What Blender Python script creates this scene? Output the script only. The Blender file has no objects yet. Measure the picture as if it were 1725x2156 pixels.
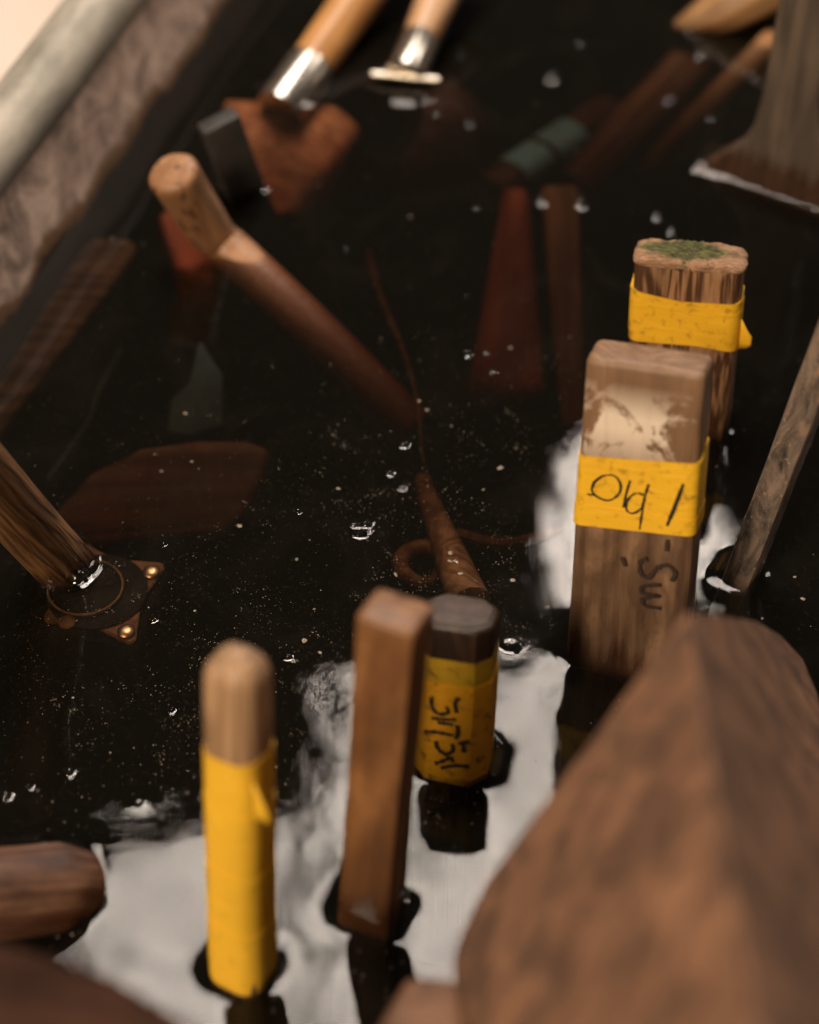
import bpy, bmesh, math, random
import numpy as np
from mathutils import Vector, Matrix, noise

random.seed(7)
rng = np.random.default_rng(11)
sc = bpy.context.scene
col = sc.collection

# ------------------------------------------------------------------ camera
CAM_H = 0.60                       # camera height above the water (m)
PITCH = math.radians(45)           # looking down
LENS, SENS = 70.0, 36.0
PW, PH = 1725.0, 2156.0            # picture units used to place things on the water
FPX = LENS / SENS * PH
cd = bpy.data.cameras.new('camera')
cam = bpy.data.objects.new('camera', cd)
col.objects.link(cam)
cam.location = (0, 0, CAM_H)
cam.rotation_euler = (math.radians(90) - PITCH, 0, 0)
cd.sensor_fit = 'VERTICAL'
cd.sensor_height = SENS
cd.sensor_width = SENS * PW / PH
cd.lens = LENS
cd.clip_start = 0.02
cd.clip_end = 50
cd.dof.use_dof = True
cd.dof.focus_distance = 0.80
cd.dof.aperture_fstop = 4.2
cd.dof.aperture_blades = 0
sc.camera = cam

# ------------------------------------------------------------------ light
w = bpy.data.worlds.new('World')
sc.world = w
w.use_nodes = True
bg = w.node_tree.nodes['Background']
bg.inputs[0].default_value = (1.0, 0.86, 0.74, 1)
bg.inputs[1].default_value = 0.05


def area(name, loc, target, sx, sy, watts, color, roll=None):
    l = bpy.data.lights.new(name, 'AREA')
    l.shape = 'RECTANGLE'
    l.size, l.size_y = sx, sy
    l.energy = watts
    l.color = color
    o = bpy.data.objects.new(name, l)
    col.objects.link(o)
    o.location = loc
    if roll is not None:
        o.rotation_euler = (0, 0, roll)
    else:
        o.rotation_euler = (Vector(target) - Vector(loc)).to_track_quat('-Z', 'Y').to_euler()
    return o


# three ceiling panels whose images lie on the near water
area('ceiling_panel', (0.075, 1.70, 2.0), None, 0.41, 1.02, 36, (1.0, 0.86, 0.74), 0.0)
area('ceiling_panel', (-0.325, 1.535, 2.0), None, 0.35, 0.69, 21, (1.0, 0.86, 0.74), math.radians(4))
area('ceiling_panel', (0.425, 2.57, 2.0), None, 0.27, 0.42, 11, (1.0, 0.86, 0.74), math.radians(-6))
for k, o_ in enumerate([q for q in col.objects if q.name.startswith('ceiling_panel')]):
    # uneven glow from noise, added to cloud the panel's reflection in the water
    l = o_.data
    l.use_nodes = True
    lt = l.node_tree
    em = lt.nodes['Emission']
    geo_ = lt.nodes.new('ShaderNodeNewGeometry')
    mp_ = lt.nodes.new('ShaderNodeMapping')
    mp_.inputs['Scale'].default_value = (l.size * 11, l.size_y * 11, 1)
    mp_.inputs['Location'].default_value = (k * 3.7, k * 1.9, 0)
    nz_ = lt.nodes.new('ShaderNodeTexNoise')
    nz_.inputs['Scale'].default_value = 1.0
    nz_.inputs['Detail'].default_value = 4
    nz_.inputs['Distortion'].default_value = 1.0
    mr_ = lt.nodes.new('ShaderNodeMapRange')
    for i_, v_ in enumerate((0.34, 0.60, 0.38, 1.28)):
        mr_.inputs[i_ + 1].default_value = v_
    lt.links.new(geo_.outputs['Parametric'], mp_.inputs['Vector'])
    lt.links.new(mp_.outputs[0], nz_.inputs['Vector'])
    lt.links.new(nz_.outputs['Fac'], mr_.inputs[0])
    lt.links.new(mr_.outputs[0], em.inputs['Strength'])
# workshop lamp to the photographer's left
area('workshop_lamp', (-1.15, -1.05, 1.7), (0, 0.6, 0), 0.6, 0.6, 74, (1.0, 0.78, 0.55))
# weaker lamp across the room on the right
area('far_lamp', (1.5, 1.9, 1.6), (-0.1, 0.8, 0), 0.5, 0.5, 11, (1.0, 0.88, 0.78))

sc.view_settings.view_transform = 'Standard'
sc.view_settings.look = 'None'
sc.view_settings.exposure = 0.0
sc.view_settings.gamma = 1.0
sc.view_settings.use_curve_mapping = False
sc.render.engine = 'CYCLES'
sc.cycles.max_bounces = 6
sc.cycles.transparent_max_bounces = 24
sc.cycles.sample_clamp_indirect = 6
sc.cycles.caustics_reflective = False
sc.cycles.caustics_refractive = False


# ------------------------------------------------------------------ geometry helpers
def ray(u, v):
    a, b = (u - PW / 2) / FPX, (PH / 2 - v) / FPX
    f = Vector((0, math.cos(PITCH), -math.sin(PITCH)))
    up = Vector((0, math.sin(PITCH), math.cos(PITCH)))
    return f + a * Vector((1, 0, 0)) + b * up


CAM = Vector((0, 0, CAM_H))


def un(u, v, z=0.0):
    d = ray(u, v)
    return CAM + d * ((z - CAM_H) / d.z)


def frame(base, top, lean=0.0, yaw=0.0):
    """local frame of a stick: origin where it pierces the water, Z along the stick"""
    p0 = un(*base)
    l = math.radians(lean)
    n = Vector((0, math.cos(l), -math.sin(l)))
    d = ray(*top)
    t = (p0 - CAM).dot(n) / d.dot(n)
    p1 = CAM + d * t
    return frame_pts(p0, p1, yaw)


def frame_pts(p0, p1, yaw=0.0):
    z = (p1 - p0)
    L = z.length
    z = z.normalized()
    y_ = math.radians(yaw)
    x = Vector((math.cos(y_), -math.sin(y_), 0))
    x = (x - z * x.dot(z)).normalized()
    y = z.cross(x)
    M = Matrix((x, y, z)).transposed().to_4x4()
    M.translation = p0
    return M, L


def face_pt(M, u, v, yplane):
    """where the line of sight meets the plane y = yplane of a stick, as local (x, z)"""
    Mi = M.inverted()
    o = Mi @ CAM
    d = Mi.to_3x3() @ ray(u, v)
    t = (yplane - o.y) / d.y
    p = o + d * t
    return p.x, p.z


def mesh_obj(name, verts, faces, mat, parent=None, M=None, smooth=30):
    me = bpy.data.meshes.new(name)
    me.from_pydata([tuple(v) for v in verts], [], faces)
    bm = bmesh.new()
    bm.from_mesh(me)
    bmesh.ops.recalc_face_normals(bm, faces=bm.faces)
    bm.to_mesh(me)
    bm.free()
    if smooth:
        me.shade_smooth()
        me.set_sharp_from_angle(angle=math.radians(smooth))
    me.materials.append(mat)
    o = bpy.data.objects.new(name, me)
    col.objects.link(o)
    if parent:
        o.parent = parent
        if M is not None:
            o.matrix_local = M
    elif M is not None:
        o.matrix_world = M
    return o


def empty(name, M, label, cat, group=None):
    o = bpy.data.objects.new(name, None)
    o.empty_display_size = 0.01
    col.objects.link(o)
    o.matrix_world = M
    tag(o, label, cat, group)
    return o


def tag(o, label, cat, group=None):
    o['label'] = label
    o['category'] = cat
    if group:
        o['group'] = group
    return o


def rrect(wd, th, r, seg=4, side=1):
    """rounded rectangle outline, counter-clockwise; side = points along each straight run"""
    pts = []
    r = min(r, wd / 2 - 1e-5, th / 2 - 1e-5)
    cs = [(wd / 2 - r, th / 2 - r, 0), (-wd / 2 + r, th / 2 - r, 90), (-wd / 2 + r, -th / 2 + r, 180), (wd / 2 - r, -th / 2 + r, 270)]
    for i, (cx, cy, a0) in enumerate(cs):
        for k in range(seg + 1):
            a = math.radians(a0 + 90 * k / seg)
            pts.append((cx + r * math.cos(a), cy + r * math.sin(a)))
        nx = cs[(i + 1) % 4]
        a = math.radians(a0 + 90)
        p = pts[-1]
        q = (nx[0] + r * math.cos(a), nx[1] + r * math.sin(a))
        ln = math.hypot(q[0] - p[0], q[1] - p[1])
        n = max(1, int(ln / side)) if side < 1 else 1
        for k in range(1, n):
            pts.append((p[0] + (q[0] - p[0]) * k / n, p[1] + (q[1] - p[1]) * k / n))
    return pts


def circ(r, n=28):
    return [(r * math.cos(2 * math.pi * k / n), r * math.sin(2 * math.pi * k / n)) for k in range(n)]


def loft(rings, cap=True):
    verts, faces = [], []
    n = len(rings[0])
    for rg in rings:
        verts += rg
    for i in range(len(rings) - 1):
        for k in range(n):
            a, b = i * n + k, i * n + (k + 1) % n
            faces.append((a, b, b + n, a + n))
    if cap:
        faces.append(tuple(range(n - 1, -1, -1)))
        faces.append(tuple(range((len(rings) - 1) * n, len(rings) * n)))
    return verts, faces


def stick_rings(sec, z0, z1, end_r=0.002, end_n=4, taper=None, bump=0.0, cols=0.0, step=0.008, seed=0.0, low_r=0.0, dome=None):
    """rings of a stick along Z from z0 (under water) to z1 (free end) with a rounded free end"""
    zs = []
    n = max(2, int((z1 - end_r - z0) / step))
    zs = [(z0 + (z1 - end_r - z0) * k / n, 1.0) for k in range(n + 1)]
    wmin = min(max(p[0] for p in sec), max(p[1] for p in sec))
    for k in range(1, end_n + 1):
        a = math.pi / 2 * k / end_n
        f = 1 - (1 - math.cos(a)) * (end_r / wmin) * 0.98
        zs.append((z1 - end_r + end_r * math.sin(a), max(f, 0.03)))
    rings = []
    hx, hy = max(p[0] for p in sec), max(p[1] for p in sec)
    for z, f in zs:
        ring = []
        t = taper(z) if taper else (1, 1)
        shx, shy = (1 - f) * wmin / hx, (1 - f) * wmin / hy
        for (x, y) in sec:
            nx, ny = x * (1 - shx) * t[0], y * (1 - shy) * t[1]
            rr = math.hypot(nx, ny) + 1e-9
            d = bump * noise.noise(Vector((nx * 60 + seed, ny * 60, z * 25)))
            d += cols * (noise.noise(Vector((nx * 420 + seed, ny * 420, z * 6))) + 0.5 * noise.noise(Vector((nx * 1100, ny * 1100 + seed, z * 14))))
            ring.append((nx * (1 + d / rr), ny * (1 + d / rr), z + 0.6 * d))
        rings.append(ring)
    return rings


def smat(name):
    m = bpy.data.materials.new(name)
    m.use_nodes = True
    nt = m.node_tree
    b = nt.nodes['Principled BSDF']
    return m, nt, b


def N(nt, typ, **kw):
    n = nt.nodes.new(typ)
    for k, v in kw.items():
        if k.startswith('i_'):
            key = k[2:]
            key = int(key) if key.isdigit() else key
            n.inputs[key].default_value = v
        else:
            setattr(n, k, v)
    return n


def ramp(nt, fac, stops):
    r = N(nt, 'ShaderNodeValToRGB')
    e = r.color_ramp.elements
    while len(e) > 1:
        e.remove(e[-1])
    e[0].position, e[0].color = stops[0][0], (*stops[0][1], 1)
    for p, c in stops[1:]:
        k = e.new(p)
        k.color = (*c, 1)
    nt.links.new(fac, r.inputs[0])
    return r.outputs[0]


def mix(nt, fac, a, b, mode='MIX'):
    m = N(nt, 'ShaderNodeMix', data_type='RGBA', blend_type=mode)
    for i, s in ((0, fac), (6, a), (7, b)):
        if hasattr(s, 'links') or isinstance(s, bpy.types.NodeSocket):
            nt.links.new(s, m.inputs[i])
        elif i == 0:
            m.inputs[0].default_value = s
        else:
            m.inputs[i].default_value = (*s, 1)
    return m.outputs[2]


def math_(nt, op, a, b=0.0, c=None, clamp=False):
    m = N(nt, 'ShaderNodeMath', operation=op)
    m.use_clamp = clamp
    for i, s in enumerate((a, b) if c is None else (a, b, c)):
        if isinstance(s, bpy.types.NodeSocket):
            nt.links.new(s, m.inputs[i])
        else:
            m.inputs[i].default_value = s
    return m.outputs[0]


def maprange(nt, v, a, b, c=0.0, d=1.0):
    m = N(nt, 'ShaderNodeMapRange')
    nt.links.new(v, m.inputs[0])
    for i, s in enumerate((a, b, c, d)):
        m.inputs[i + 1].default_value = s
    return m.outputs[0]


def noise_tex(nt, vec, scale, detail=4, rough=0.55, dist=0.0):
    n = N(nt, 'ShaderNodeTexNoise')
    n.inputs['Scale'].default_value = scale
    n.inputs['Detail'].default_value = detail
    n.inputs['Roughness'].default_value = rough
    n.inputs['Distortion'].default_value = dist
    nt.links.new(vec, n.inputs['Vector'])
    return n.outputs['Fac']


def mapping(nt, vec, scale=(1, 1, 1), loc=(0, 0, 0), rot=(0, 0, 0)):
    m = N(nt, 'ShaderNodeMapping')
    m.inputs['Scale'].default_value = scale
    m.inputs['Location'].default_value = loc
    m.inputs['Rotation'].default_value = rot
    nt.links.new(vec, m.inputs['Vector'])
    return m.outputs[0]


def wood(name, light, dark, grain=260, ring=45, rough=0.6, wet=0.012, loc=(0, 0, 0), blotch=0.35, bump=0.25, axis='z', paint=None, gloss_wet=0.22, contrast=(0.36, 0.66)):
    """weathered wood with the grain along the object's long axis; wet and darker where the water has soaked it"""
    m, nt, b = smat(name)
    tc = N(nt, 'ShaderNodeTexCoord')
    ob = tc.outputs['Object']
    s = {'z': (1, 1, 0.05), 'x': (0.05, 1, 1), 'y': (1, 0.05, 1)}[axis]
    g = mapping(nt, ob, s, loc)
    n1 = noise_tex(nt, g, grain, 5, 0.62)
    n0 = noise_tex(nt, mapping(nt, ob, tuple(q * 2.2 if q < 1 else 1 for q in s), loc), ring, 3, 0.5, 0.8)
    wv = math_(nt, 'SINE', math_(nt, 'MULTIPLY', n0, 55.0))
    wv = maprange(nt, wv, -1, 1)
    f = math_(nt, 'ADD', math_(nt, 'MULTIPLY', n1, 0.75), math_(nt, 'MULTIPLY', wv, 0.25))
    c = ramp(nt, f, [(contrast[0], dark), (contrast[1], light)])
    nb = noise_tex(nt, mapping(nt, ob, (1, 1, 0.5), loc), 60, 4, 0.6)
    c = mix(nt, maprange(nt, nb, 0.42, 0.68, 0, blotch), c, tuple(q * 0.35 for q in dark))
    if paint:
        c = paint(nt, ob, c)
    geo = N(nt, 'ShaderNodeNewGeometry')
    sep = N(nt, 'ShaderNodeSeparateXYZ')
    nt.links.new(geo.outputs['Position'], sep.inputs[0])
    zz = math_(nt, 'ADD', sep.outputs['Z'], math_(nt, 'MULTIPLY', math_(nt, 'SUBTRACT', n1, 0.5), 0.03))
    wetf = maprange(nt, zz, wet + 0.006, wet - 0.004)
    c = mix(nt, wetf, c, mix(nt, 0.66, c, (0.035, 0.012, 0.006)))
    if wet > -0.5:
        # shade painted in: near-black below the waterline for the unlit underwater part
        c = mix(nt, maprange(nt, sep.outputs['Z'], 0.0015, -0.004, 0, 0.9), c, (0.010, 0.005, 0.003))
    nt.links.new(c, b.inputs['Base Color'])
    r = maprange(nt, wetf, 0, 1, rough, gloss_wet)
    nt.links.new(r, b.inputs['Roughness'])
    bp = N(nt, 'ShaderNodeBump')
    bp.inputs['Strength'].default_value = bump
    bp.inputs['Distance'].default_value = 0.002
    nt.links.new(f, bp.inputs['Height'])
    nt.links.new(bp.outputs[0], b.inputs['Normal'])
    return m


def tape_mat(name, base=(0.80, 0.44, 0.012), dirt=0.6, loc=(0, 0, 0), wetz=None):
    m, nt, b = smat(name)
    tc = N(nt, 'ShaderNodeTexCoord')
    ob = tc.outputs['Object']
    n = noise_tex(nt, mapping(nt, ob, (1, 1, 1), loc), 190, 5, 0.62, 0.4)
    n2 = noise_tex(nt, mapping(nt, ob, (0.5, 0.5, 1.1), loc, (0.2, 0.3, 0.1)), 150, 5, 0.65, 0.8)
    n3 = noise_tex(nt, mapping(nt, ob, (1, 1, 1), loc), 55, 3, 0.5)
    c = mix(nt, maprange(nt, n3, 0.35, 0.7, 0, 0.25), base, (base[0] * 0.8, base[1] * 0.66, base[2]))
    c = mix(nt, maprange(nt, n, 0.55, 0.67, 0, dirt), c, (0.16, 0.075, 0.012))
    c = mix(nt, maprange(nt, n2, 0.60, 0.74, 0, dirt * 0.8), c, (0.25, 0.12, 0.02))
    nt.links.new(c, b.inputs['Base Color'])
    b.inputs['Roughness'].default_value = 0.48
    bp = N(nt, 'ShaderNodeBump')
    bp.inputs['Strength'].default_value = 0.45
    bp.inputs['Distance'].default_value = 0.0012
    n4 = noise_tex(nt, mapping(nt, ob, (0.5, 0.5, 1.8), loc, (0.15, 0.2, 0)), 85, 3, 0.55, 1.2)
    nt.links.new(math_(nt, 'ADD', math_(nt, 'MULTIPLY', n2, 0.25), n4), bp.inputs['Height'])
    nt.links.new(bp.outputs[0], b.inputs['Normal'])
    return m


def plain(name, c, rough=0.6, metal=0.0, var=0.3, scale=120, bump=0.1, loc=(0, 0, 0)):
    m, nt, b = smat(name)
    tc = N(nt, 'ShaderNodeTexCoord')
    n = noise_tex(nt, mapping(nt, tc.outputs['Object'], (1, 1, 1), loc), scale, 5, 0.6)
    k = ramp(nt, n, [(0.3, tuple(q * (1 - var) for q in c)), (0.7, tuple(min(1, q * (1 + var * 0.6)) for q in c))])
    nt.links.new(k, b.inputs['Base Color'])
    b.inputs['Roughness'].default_value = rough
    b.inputs['Metallic'].default_value = metal
    if bump:
        bp = N(nt, 'ShaderNodeBump')
        bp.inputs['Strength'].default_value = bump
        bp.inputs['Distance'].default_value = 0.001
        nt.links.new(n, bp.inputs['Height'])
        nt.links.new(bp.outputs[0], b.inputs['Normal'])
    return m


# outlines where things pierce the water, for the meniscus of the water sheet
MENISCUS = []


def pierce(M, sec, h=0.0022):
    pts = []
    for x, y in sec:
        a, b = M @ Vector((x, y, 0)), M @ Vector((x, y, 1))
        s = -a.z / (b.z - a.z)
        p = a + (b - a) * s
        pts.append((p.x, p.y))
    MENISCUS.append((np.array(pts), h))


def at_water(M, dz=-0.001):
    """local z at which each line along a stick meets the water"""
    def f(x, y):
        a, b = M @ Vector((x, y, 0)), M @ Vector((x, y, 1))
        return (dz - a.z) / (b.z - a.z)
    return f


def tape(name, parent, sec, zlo, zhi, mat, off=0.00035, taper=None, nz=10):
    """a wrap of tape round a stick: zlo / zhi give its edges as functions of local x"""
    rings = []
    for k in range(nz + 1):
        ring = []
        for i, (x, y) in enumerate(sec):
            r = math.hypot(x, y)
            (xa, ya), (xb, yb) = sec[i - 1], sec[(i + 1) % len(sec)]
            q = math.hypot(xb - xa, yb - ya) + 1e-12
            x2, y2 = x + off * (yb - ya) / q, y - off * (xb - xa) / q
            z = zlo(x2, y2) + (zhi(x2, y2) - zlo(x2, y2)) * k / nz
            t = taper(z) if taper else (1, 1)
            d = 0.00012 * noise.noise(Vector((x * 200, y * 200, z * 90)))
            ring.append((x2 * t[0] * (1 + d / r), y2 * t[1] * (1 + d / r), z))
        rings.append(ring)
    inner = [[(p[0] * 0.93, p[1] * 0.93, p[2]) for p in rings[-1]]]
    lower = [[(p[0] * 0.93, p[1] * 0.93, p[2]) for p in rings[0]]]
    v, f = loft(lower + rings + inner, cap=False)
    return mesh_obj(name, v, f, mat, parent, Matrix(), 35)


def ribbon(name, strokes, mat, parent, y, width=0.0011, th=0.00012):
    """pen strokes lying on the front face (local x, z) of a stick"""
    verts, faces = [], []
    for st in strokes:
        pts = [Vector((p[0], p[1])) for p in st]
        # resample smoothly
        q = []
        for i in range(len(pts) - 1):
            p0, p1, p2, p3 = pts[max(i - 1, 0)], pts[i], pts[i + 1], pts[min(i + 2, len(pts) - 1)]
            for k in range(6):
                t = k / 6
                q.append(0.5 * ((2 * p1) + (p2 - p0) * t + (2 * p0 - 5 * p1 + 4 * p2 - p3) * t * t + (-p0 + 3 * p1 - 3 * p2 + p3) * t ** 3))
        q.append(pts[-1])
        i0 = len(verts)
        for i, p in enumerate(q):
            t = (q[min(i + 1, len(q) - 1)] - q[max(i - 1, 0)])
            if t.length < 1e-9:
                t = Vector((1, 0))
            t.normalize()
            wv = width * (0.75 + 0.5 * noise.noise(Vector((p.x * 900, p.y * 900, i * 0.3))))
            nn = Vector((-t.y, t.x)) * wv / 2
            verts += [(p.x + nn.x, y - th, p.y + nn.y), (p.x - nn.x, y - th, p.y - nn.y)]
            if i:
                a = i0 + 2 * i
                faces.append((a - 2, a - 1, a + 1, a))
    return mesh_obj(name, verts, faces, mat, parent, Matrix(), 0)


def tube(name, pts, rad, mat, parent=None, M=None, n=10, cap=True):
    """round rod along a polyline; rad a number or a list"""
    pts = [Vector(p) for p in pts]
    rad = rad if isinstance(rad, (list, tuple)) else [rad] * len(pts)
    q, rr = [], []
    for i in range(len(pts) - 1):
        p0, p1, p2, p3 = pts[max(i - 1, 0)], pts[i], pts[i + 1], pts[min(i + 2, len(pts) - 1)]
        m = 6 if len(pts) > 2 else 1
        for k in range(m):
            t = k / m
            q.append(0.5 * ((2 * p1) + (p2 - p0) * t + (2 * p0 - 5 * p1 + 4 * p2 - p3) * t * t + (-p0 + 3 * p1 - 3 * p2 + p3) * t ** 3))
            rr.append(rad[i] + (rad[i + 1] - rad[i]) * t)
    q.append(pts[-1])
    rr.append(rad[-1])
    rings = []
    ref = Vector((0, 0, 1))
    for i, p in enumerate(q):
        t = (q[min(i + 1, len(q) - 1)] - q[max(i - 1, 0)]).normalized()
        a = t.cross(ref)
        if a.length < 0.1:
            a = t.cross(Vector((1, 0, 0)))
        a.normalize()
        b = t.cross(a)
        rings.append([tuple(p + a * rr[i] * math.cos(2 * math.pi * k / n) + b * rr[i] * math.sin(2 * math.pi * k / n)) for k in range(n)])
    v, f = loft(rings, cap)
    return mesh_obj(name, v, f, mat, parent, M, 40)


def extrude_outline(name, pts, y0, y1, mat, parent=None, M=None, bevel=0.002, cuts=0):
    """flat board: outline in local (x, z), thickness along y, edges rounded"""
    bm = bmesh.new()
    vs = [bm.verts.new((p[0], y0, p[1])) for p in pts]
    f = bm.faces.new(vs)
    r = bmesh.ops.extrude_face_region(bm, geom=[f])
    for e in r['geom']:
        if isinstance(e, bmesh.types.BMVert):
            e.co.y = y1
    bmesh.ops.recalc_face_normals(bm, faces=bm.faces)
    if bevel:
        es = [e for e in bm.edges if e.calc_face_angle(0) > 0.6]
        bmesh.ops.bevel(bm, geom=es, offset=bevel, segments=3, profile=0.5, affect='EDGES', clamp_overlap=True)
    me = bpy.data.meshes.new(name)
    bm.to_mesh(me)
    bm.free()
    me.shade_smooth()
    me.set_sharp_from_angle(angle=math.radians(50))
    me.materials.append(mat)
    o = bpy.data.objects.new(name, me)
    col.objects.link(o)
    o.modifiers.new('face_normals', 'WEIGHTED_NORMAL').weight = 100
    if parent:
        o.parent = parent
        o.matrix_local = M if M is not None else Matrix()
    elif M is not None:
        o.matrix_world = M
    return o


def hull_obj(name, pts, mat, bevel=0.006, parent=None):
    bm = bmesh.new()
    for p in pts:
        bm.verts.new(p)
    r = bmesh.ops.convex_hull(bm, input=bm.verts)
    bmesh.ops.delete(bm, geom=[g for g in r['geom_interior'] if isinstance(g, bmesh.types.BMVert)], context='VERTS')
    bmesh.ops.dissolve_limit(bm, angle_limit=math.radians(4), verts=bm.verts, edges=bm.edges)
    bmesh.ops.recalc_face_normals(bm, faces=bm.faces)
    if bevel:
        bmesh.ops.bevel(bm, geom=[e for e in bm.edges], offset=bevel, segments=4, profile=0.5, affect='EDGES', clamp_overlap=True)
    c = sum((v.co for v in bm.verts), Vector()) / len(bm.verts)
    for v in bm.verts:
        v.co -= c
    me = bpy.data.meshes.new(name)
    bm.to_mesh(me)
    bm.free()
    me.shade_smooth()
    me.set_sharp_from_angle(angle=math.radians(50))
    me.materials.append(mat)
    o = bpy.data.objects.new(name, me)
    col.objects.link(o)
    o.modifiers.new('face_normals', 'WEIGHTED_NORMAL').weight = 100
    o.location = c
    if parent:
        o.parent = parent
        o.matrix_parent_inverse = parent.matrix_world.inverted()
    return o


# ------------------------------------------------------------------ setting: floor, trough, water
m_floor, nt, b = smat('pale concrete floor')
tc = N(nt, 'ShaderNodeTexCoord')
nf = noise_tex(nt, tc.outputs['Object'], 9, 6, 0.6)
nt.links.new(ramp(nt, nf, [(0.3, (0.72, 0.60, 0.52)), (0.7, (0.80, 0.69, 0.60))]), b.inputs['Base Color'])
b.inputs['Roughness'].default_value = 0.7
fl = mesh_obj('floor', [(-4, -3, -0.42), (4, -3, -0.42), (4, 6, -0.42), (-4, 6, -0.42)], [(0, 1, 2, 3)], m_floor, None, None, 0)
fl['kind'] = 'structure'

# the trough: its long axis swings 16.6 degrees to the right of the line of sight
pa, pb = un(0, 700), un(487, 0)
ty = (pb - pa).normalized()
tx = Vector((ty.y, -ty.x, 0))
TM = Matrix((tx, ty, Vector((0, 0, 1)))).transposed().to_4x4()
TM.translation = pa - ty * 0.62
TW, TL, TD = 0.62, 1.75, -0.30      # inner width, length, floor depth
RIM_Z = 0.049                       # rim height above the water
FLARE = 0.019                       # outward lean of the walls between water and rim

m_wall, nt, b = smat('limescaled trough wall')
tc = N(nt, 'ShaderNodeTexCoord')
ob = tc.outputs['Object']
sepw = N(nt, 'ShaderNodeSeparateXYZ')
nt.links.new(ob, sepw.inputs[0])
ns = noise_tex(nt, mapping(nt, ob, (1, 1, 1.3)), 34, 6, 0.66, 1.3)
nb_ = noise_tex(nt, mapping(nt, ob, (1, 1, 0.8)), 24, 5, 0.6, 0.6)
c = ramp(nt, math_(nt, 'ADD', math_(nt, 'MULTIPLY', ns, 0.6), math_(nt, 'MULTIPLY', nb_, 0.4)),
         [(0.33, (0.10, 0.075, 0.055)), (0.42, (0.28, 0.21, 0.17)), (0.50, (0.54, 0.39, 0.31)), (0.60, (0.82, 0.62, 0.50))])
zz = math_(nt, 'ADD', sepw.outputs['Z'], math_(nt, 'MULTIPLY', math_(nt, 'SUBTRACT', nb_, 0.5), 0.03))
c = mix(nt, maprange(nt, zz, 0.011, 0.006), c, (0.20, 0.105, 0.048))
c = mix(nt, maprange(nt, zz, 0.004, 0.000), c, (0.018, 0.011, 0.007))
nt.links.new(c, b.inputs['Base Color'])
b.inputs['Roughness'].default_value = 0.55
bp = N(nt, 'ShaderNodeBump')
bp.inputs['Strength'].default_value = 0.25
bp.inputs['Distance'].default_value = 0.002
nt.links.new(ns, bp.inputs['Height'])
nt.links.new(bp.outputs[0], b.inputs['Normal'])

m_rim, nt, b = smat('dull galvanised rim')
tc = N(nt, 'ShaderNodeTexCoord')
ob = tc.outputs['Object']
n1 = noise_tex(nt, mapping(nt, ob, (1, 0.35, 1)), 60, 6, 0.65)
n2 = noise_tex(nt, mapping(nt, ob, (1, 0.12, 1)), 240, 4, 0.6)
c = ramp(nt, n1, [(0.3, (0.20, 0.185, 0.155)), (0.55, (0.36, 0.33, 0.275)), (0.75, (0.46, 0.415, 0.35))])
c = mix(nt, maprange(nt, n2, 0.60, 0.72, 0, 0.6), c, (0.09, 0.075, 0.055))
nt.links.new(c, b.inputs['Base Color'])
b.inputs['Roughness'].default_value = 0.5
b.inputs['Metallic'].default_value = 0.25

trough = empty('water_trough', TM, 'long grey trough with a rolled rim and limescale-streaked inner wall, full of dark water', 'trough')
wt = 0.006


def wall_strip(x_sign_pts, name):
    pass


def wall_between(a, b_, out, name):
    """inner wall from corner a to b_ (local x, y), leaning outwards along out"""
    n = 60
    verts, faces = [], []
    prof = [(TD - 0.01, -0.035), (-0.15, -0.015), (-0.02, -0.002), (0, 0), (0.02, FLARE * 0.24), (0.05, FLARE * 0.6), (RIM_Z, FLARE), (RIM_Z, FLARE + wt), (0.05, FLARE * 0.6 + wt), (0, wt), (-0.15, wt), (TD - 0.01, wt - 0.02)]
    m = len(prof)
    for i in range(n + 1):
        t = i / n
        x, y = a[0] + (b_[0] - a[0]) * t, a[1] + (b_[1] - a[1]) * t
        for z, o in prof:
            d = 0.0012 * noise.noise(Vector((t * 23, z * 14, 3.1)))
            verts.append((x + out[0] * (o + d), y + out[1] * (o + d), z))
    for i in range(n):
        for k in range(m):
            p, q = i * m + k, i * m + (k + 1) % m
            faces.append((p, q, q + m, p + m))
    faces.append(tuple(range(m)))
    faces.append(tuple(range(n * m, n * m + m)))
    return mesh_obj(name, verts, faces, m_wall, trough, Matrix(), 40)


wall_between((0, 0), (0, TL), (-1, 0), 'wall')
wall_between((TW, 0), (TW, TL), (1, 0), 'wall')
wall_between((0.0, TL), (TW, TL), (0, 1), 'wall')
wall_between((0.0, 0), (TW, 0), (0, -1), 'wall')
rr = 0.0175
e = FLARE + rr * 0.45
rim_z = RIM_Z + 0.004
corner = [(-e, -e), (TW + e, -e), (TW + e, TL + e), (-e, TL + e)]
rp = []
for i in range(4):
    a, b2 = Vector(corner[i]), Vector(corner[(i + 1) % 4])
    for k in range(1, 24):
        p = a + (b2 - a) * (k / 24)
        rp.append((p.x, p.y, rim_z + 0.0006 * math.sin(k * 2.1)))
rp.append(rp[0])
tube('rim', rp, rr, m_rim, trough, Matrix(), n=24, cap=False)
m_bot = plain('silty trough bottom', (0.05, 0.04, 0.03), 0.9, 0, 0.4, 40)
mesh_obj('bottom', [(-0.0, 0, TD), (TW, 0, TD), (TW, TL, TD), (0, TL, TD), (0, 0, TD - 0.01), (TW, 0, TD - 0.01), (TW, TL, TD - 0.01), (0, TL, TD - 0.01)],
         [(0, 1, 2, 3), (4, 5, 6, 7), (0, 1, 5, 4), (1, 2, 6, 5), (2, 3, 7, 6), (3, 0, 4, 7)], m_bot, trough, Matrix(), 0)

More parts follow.
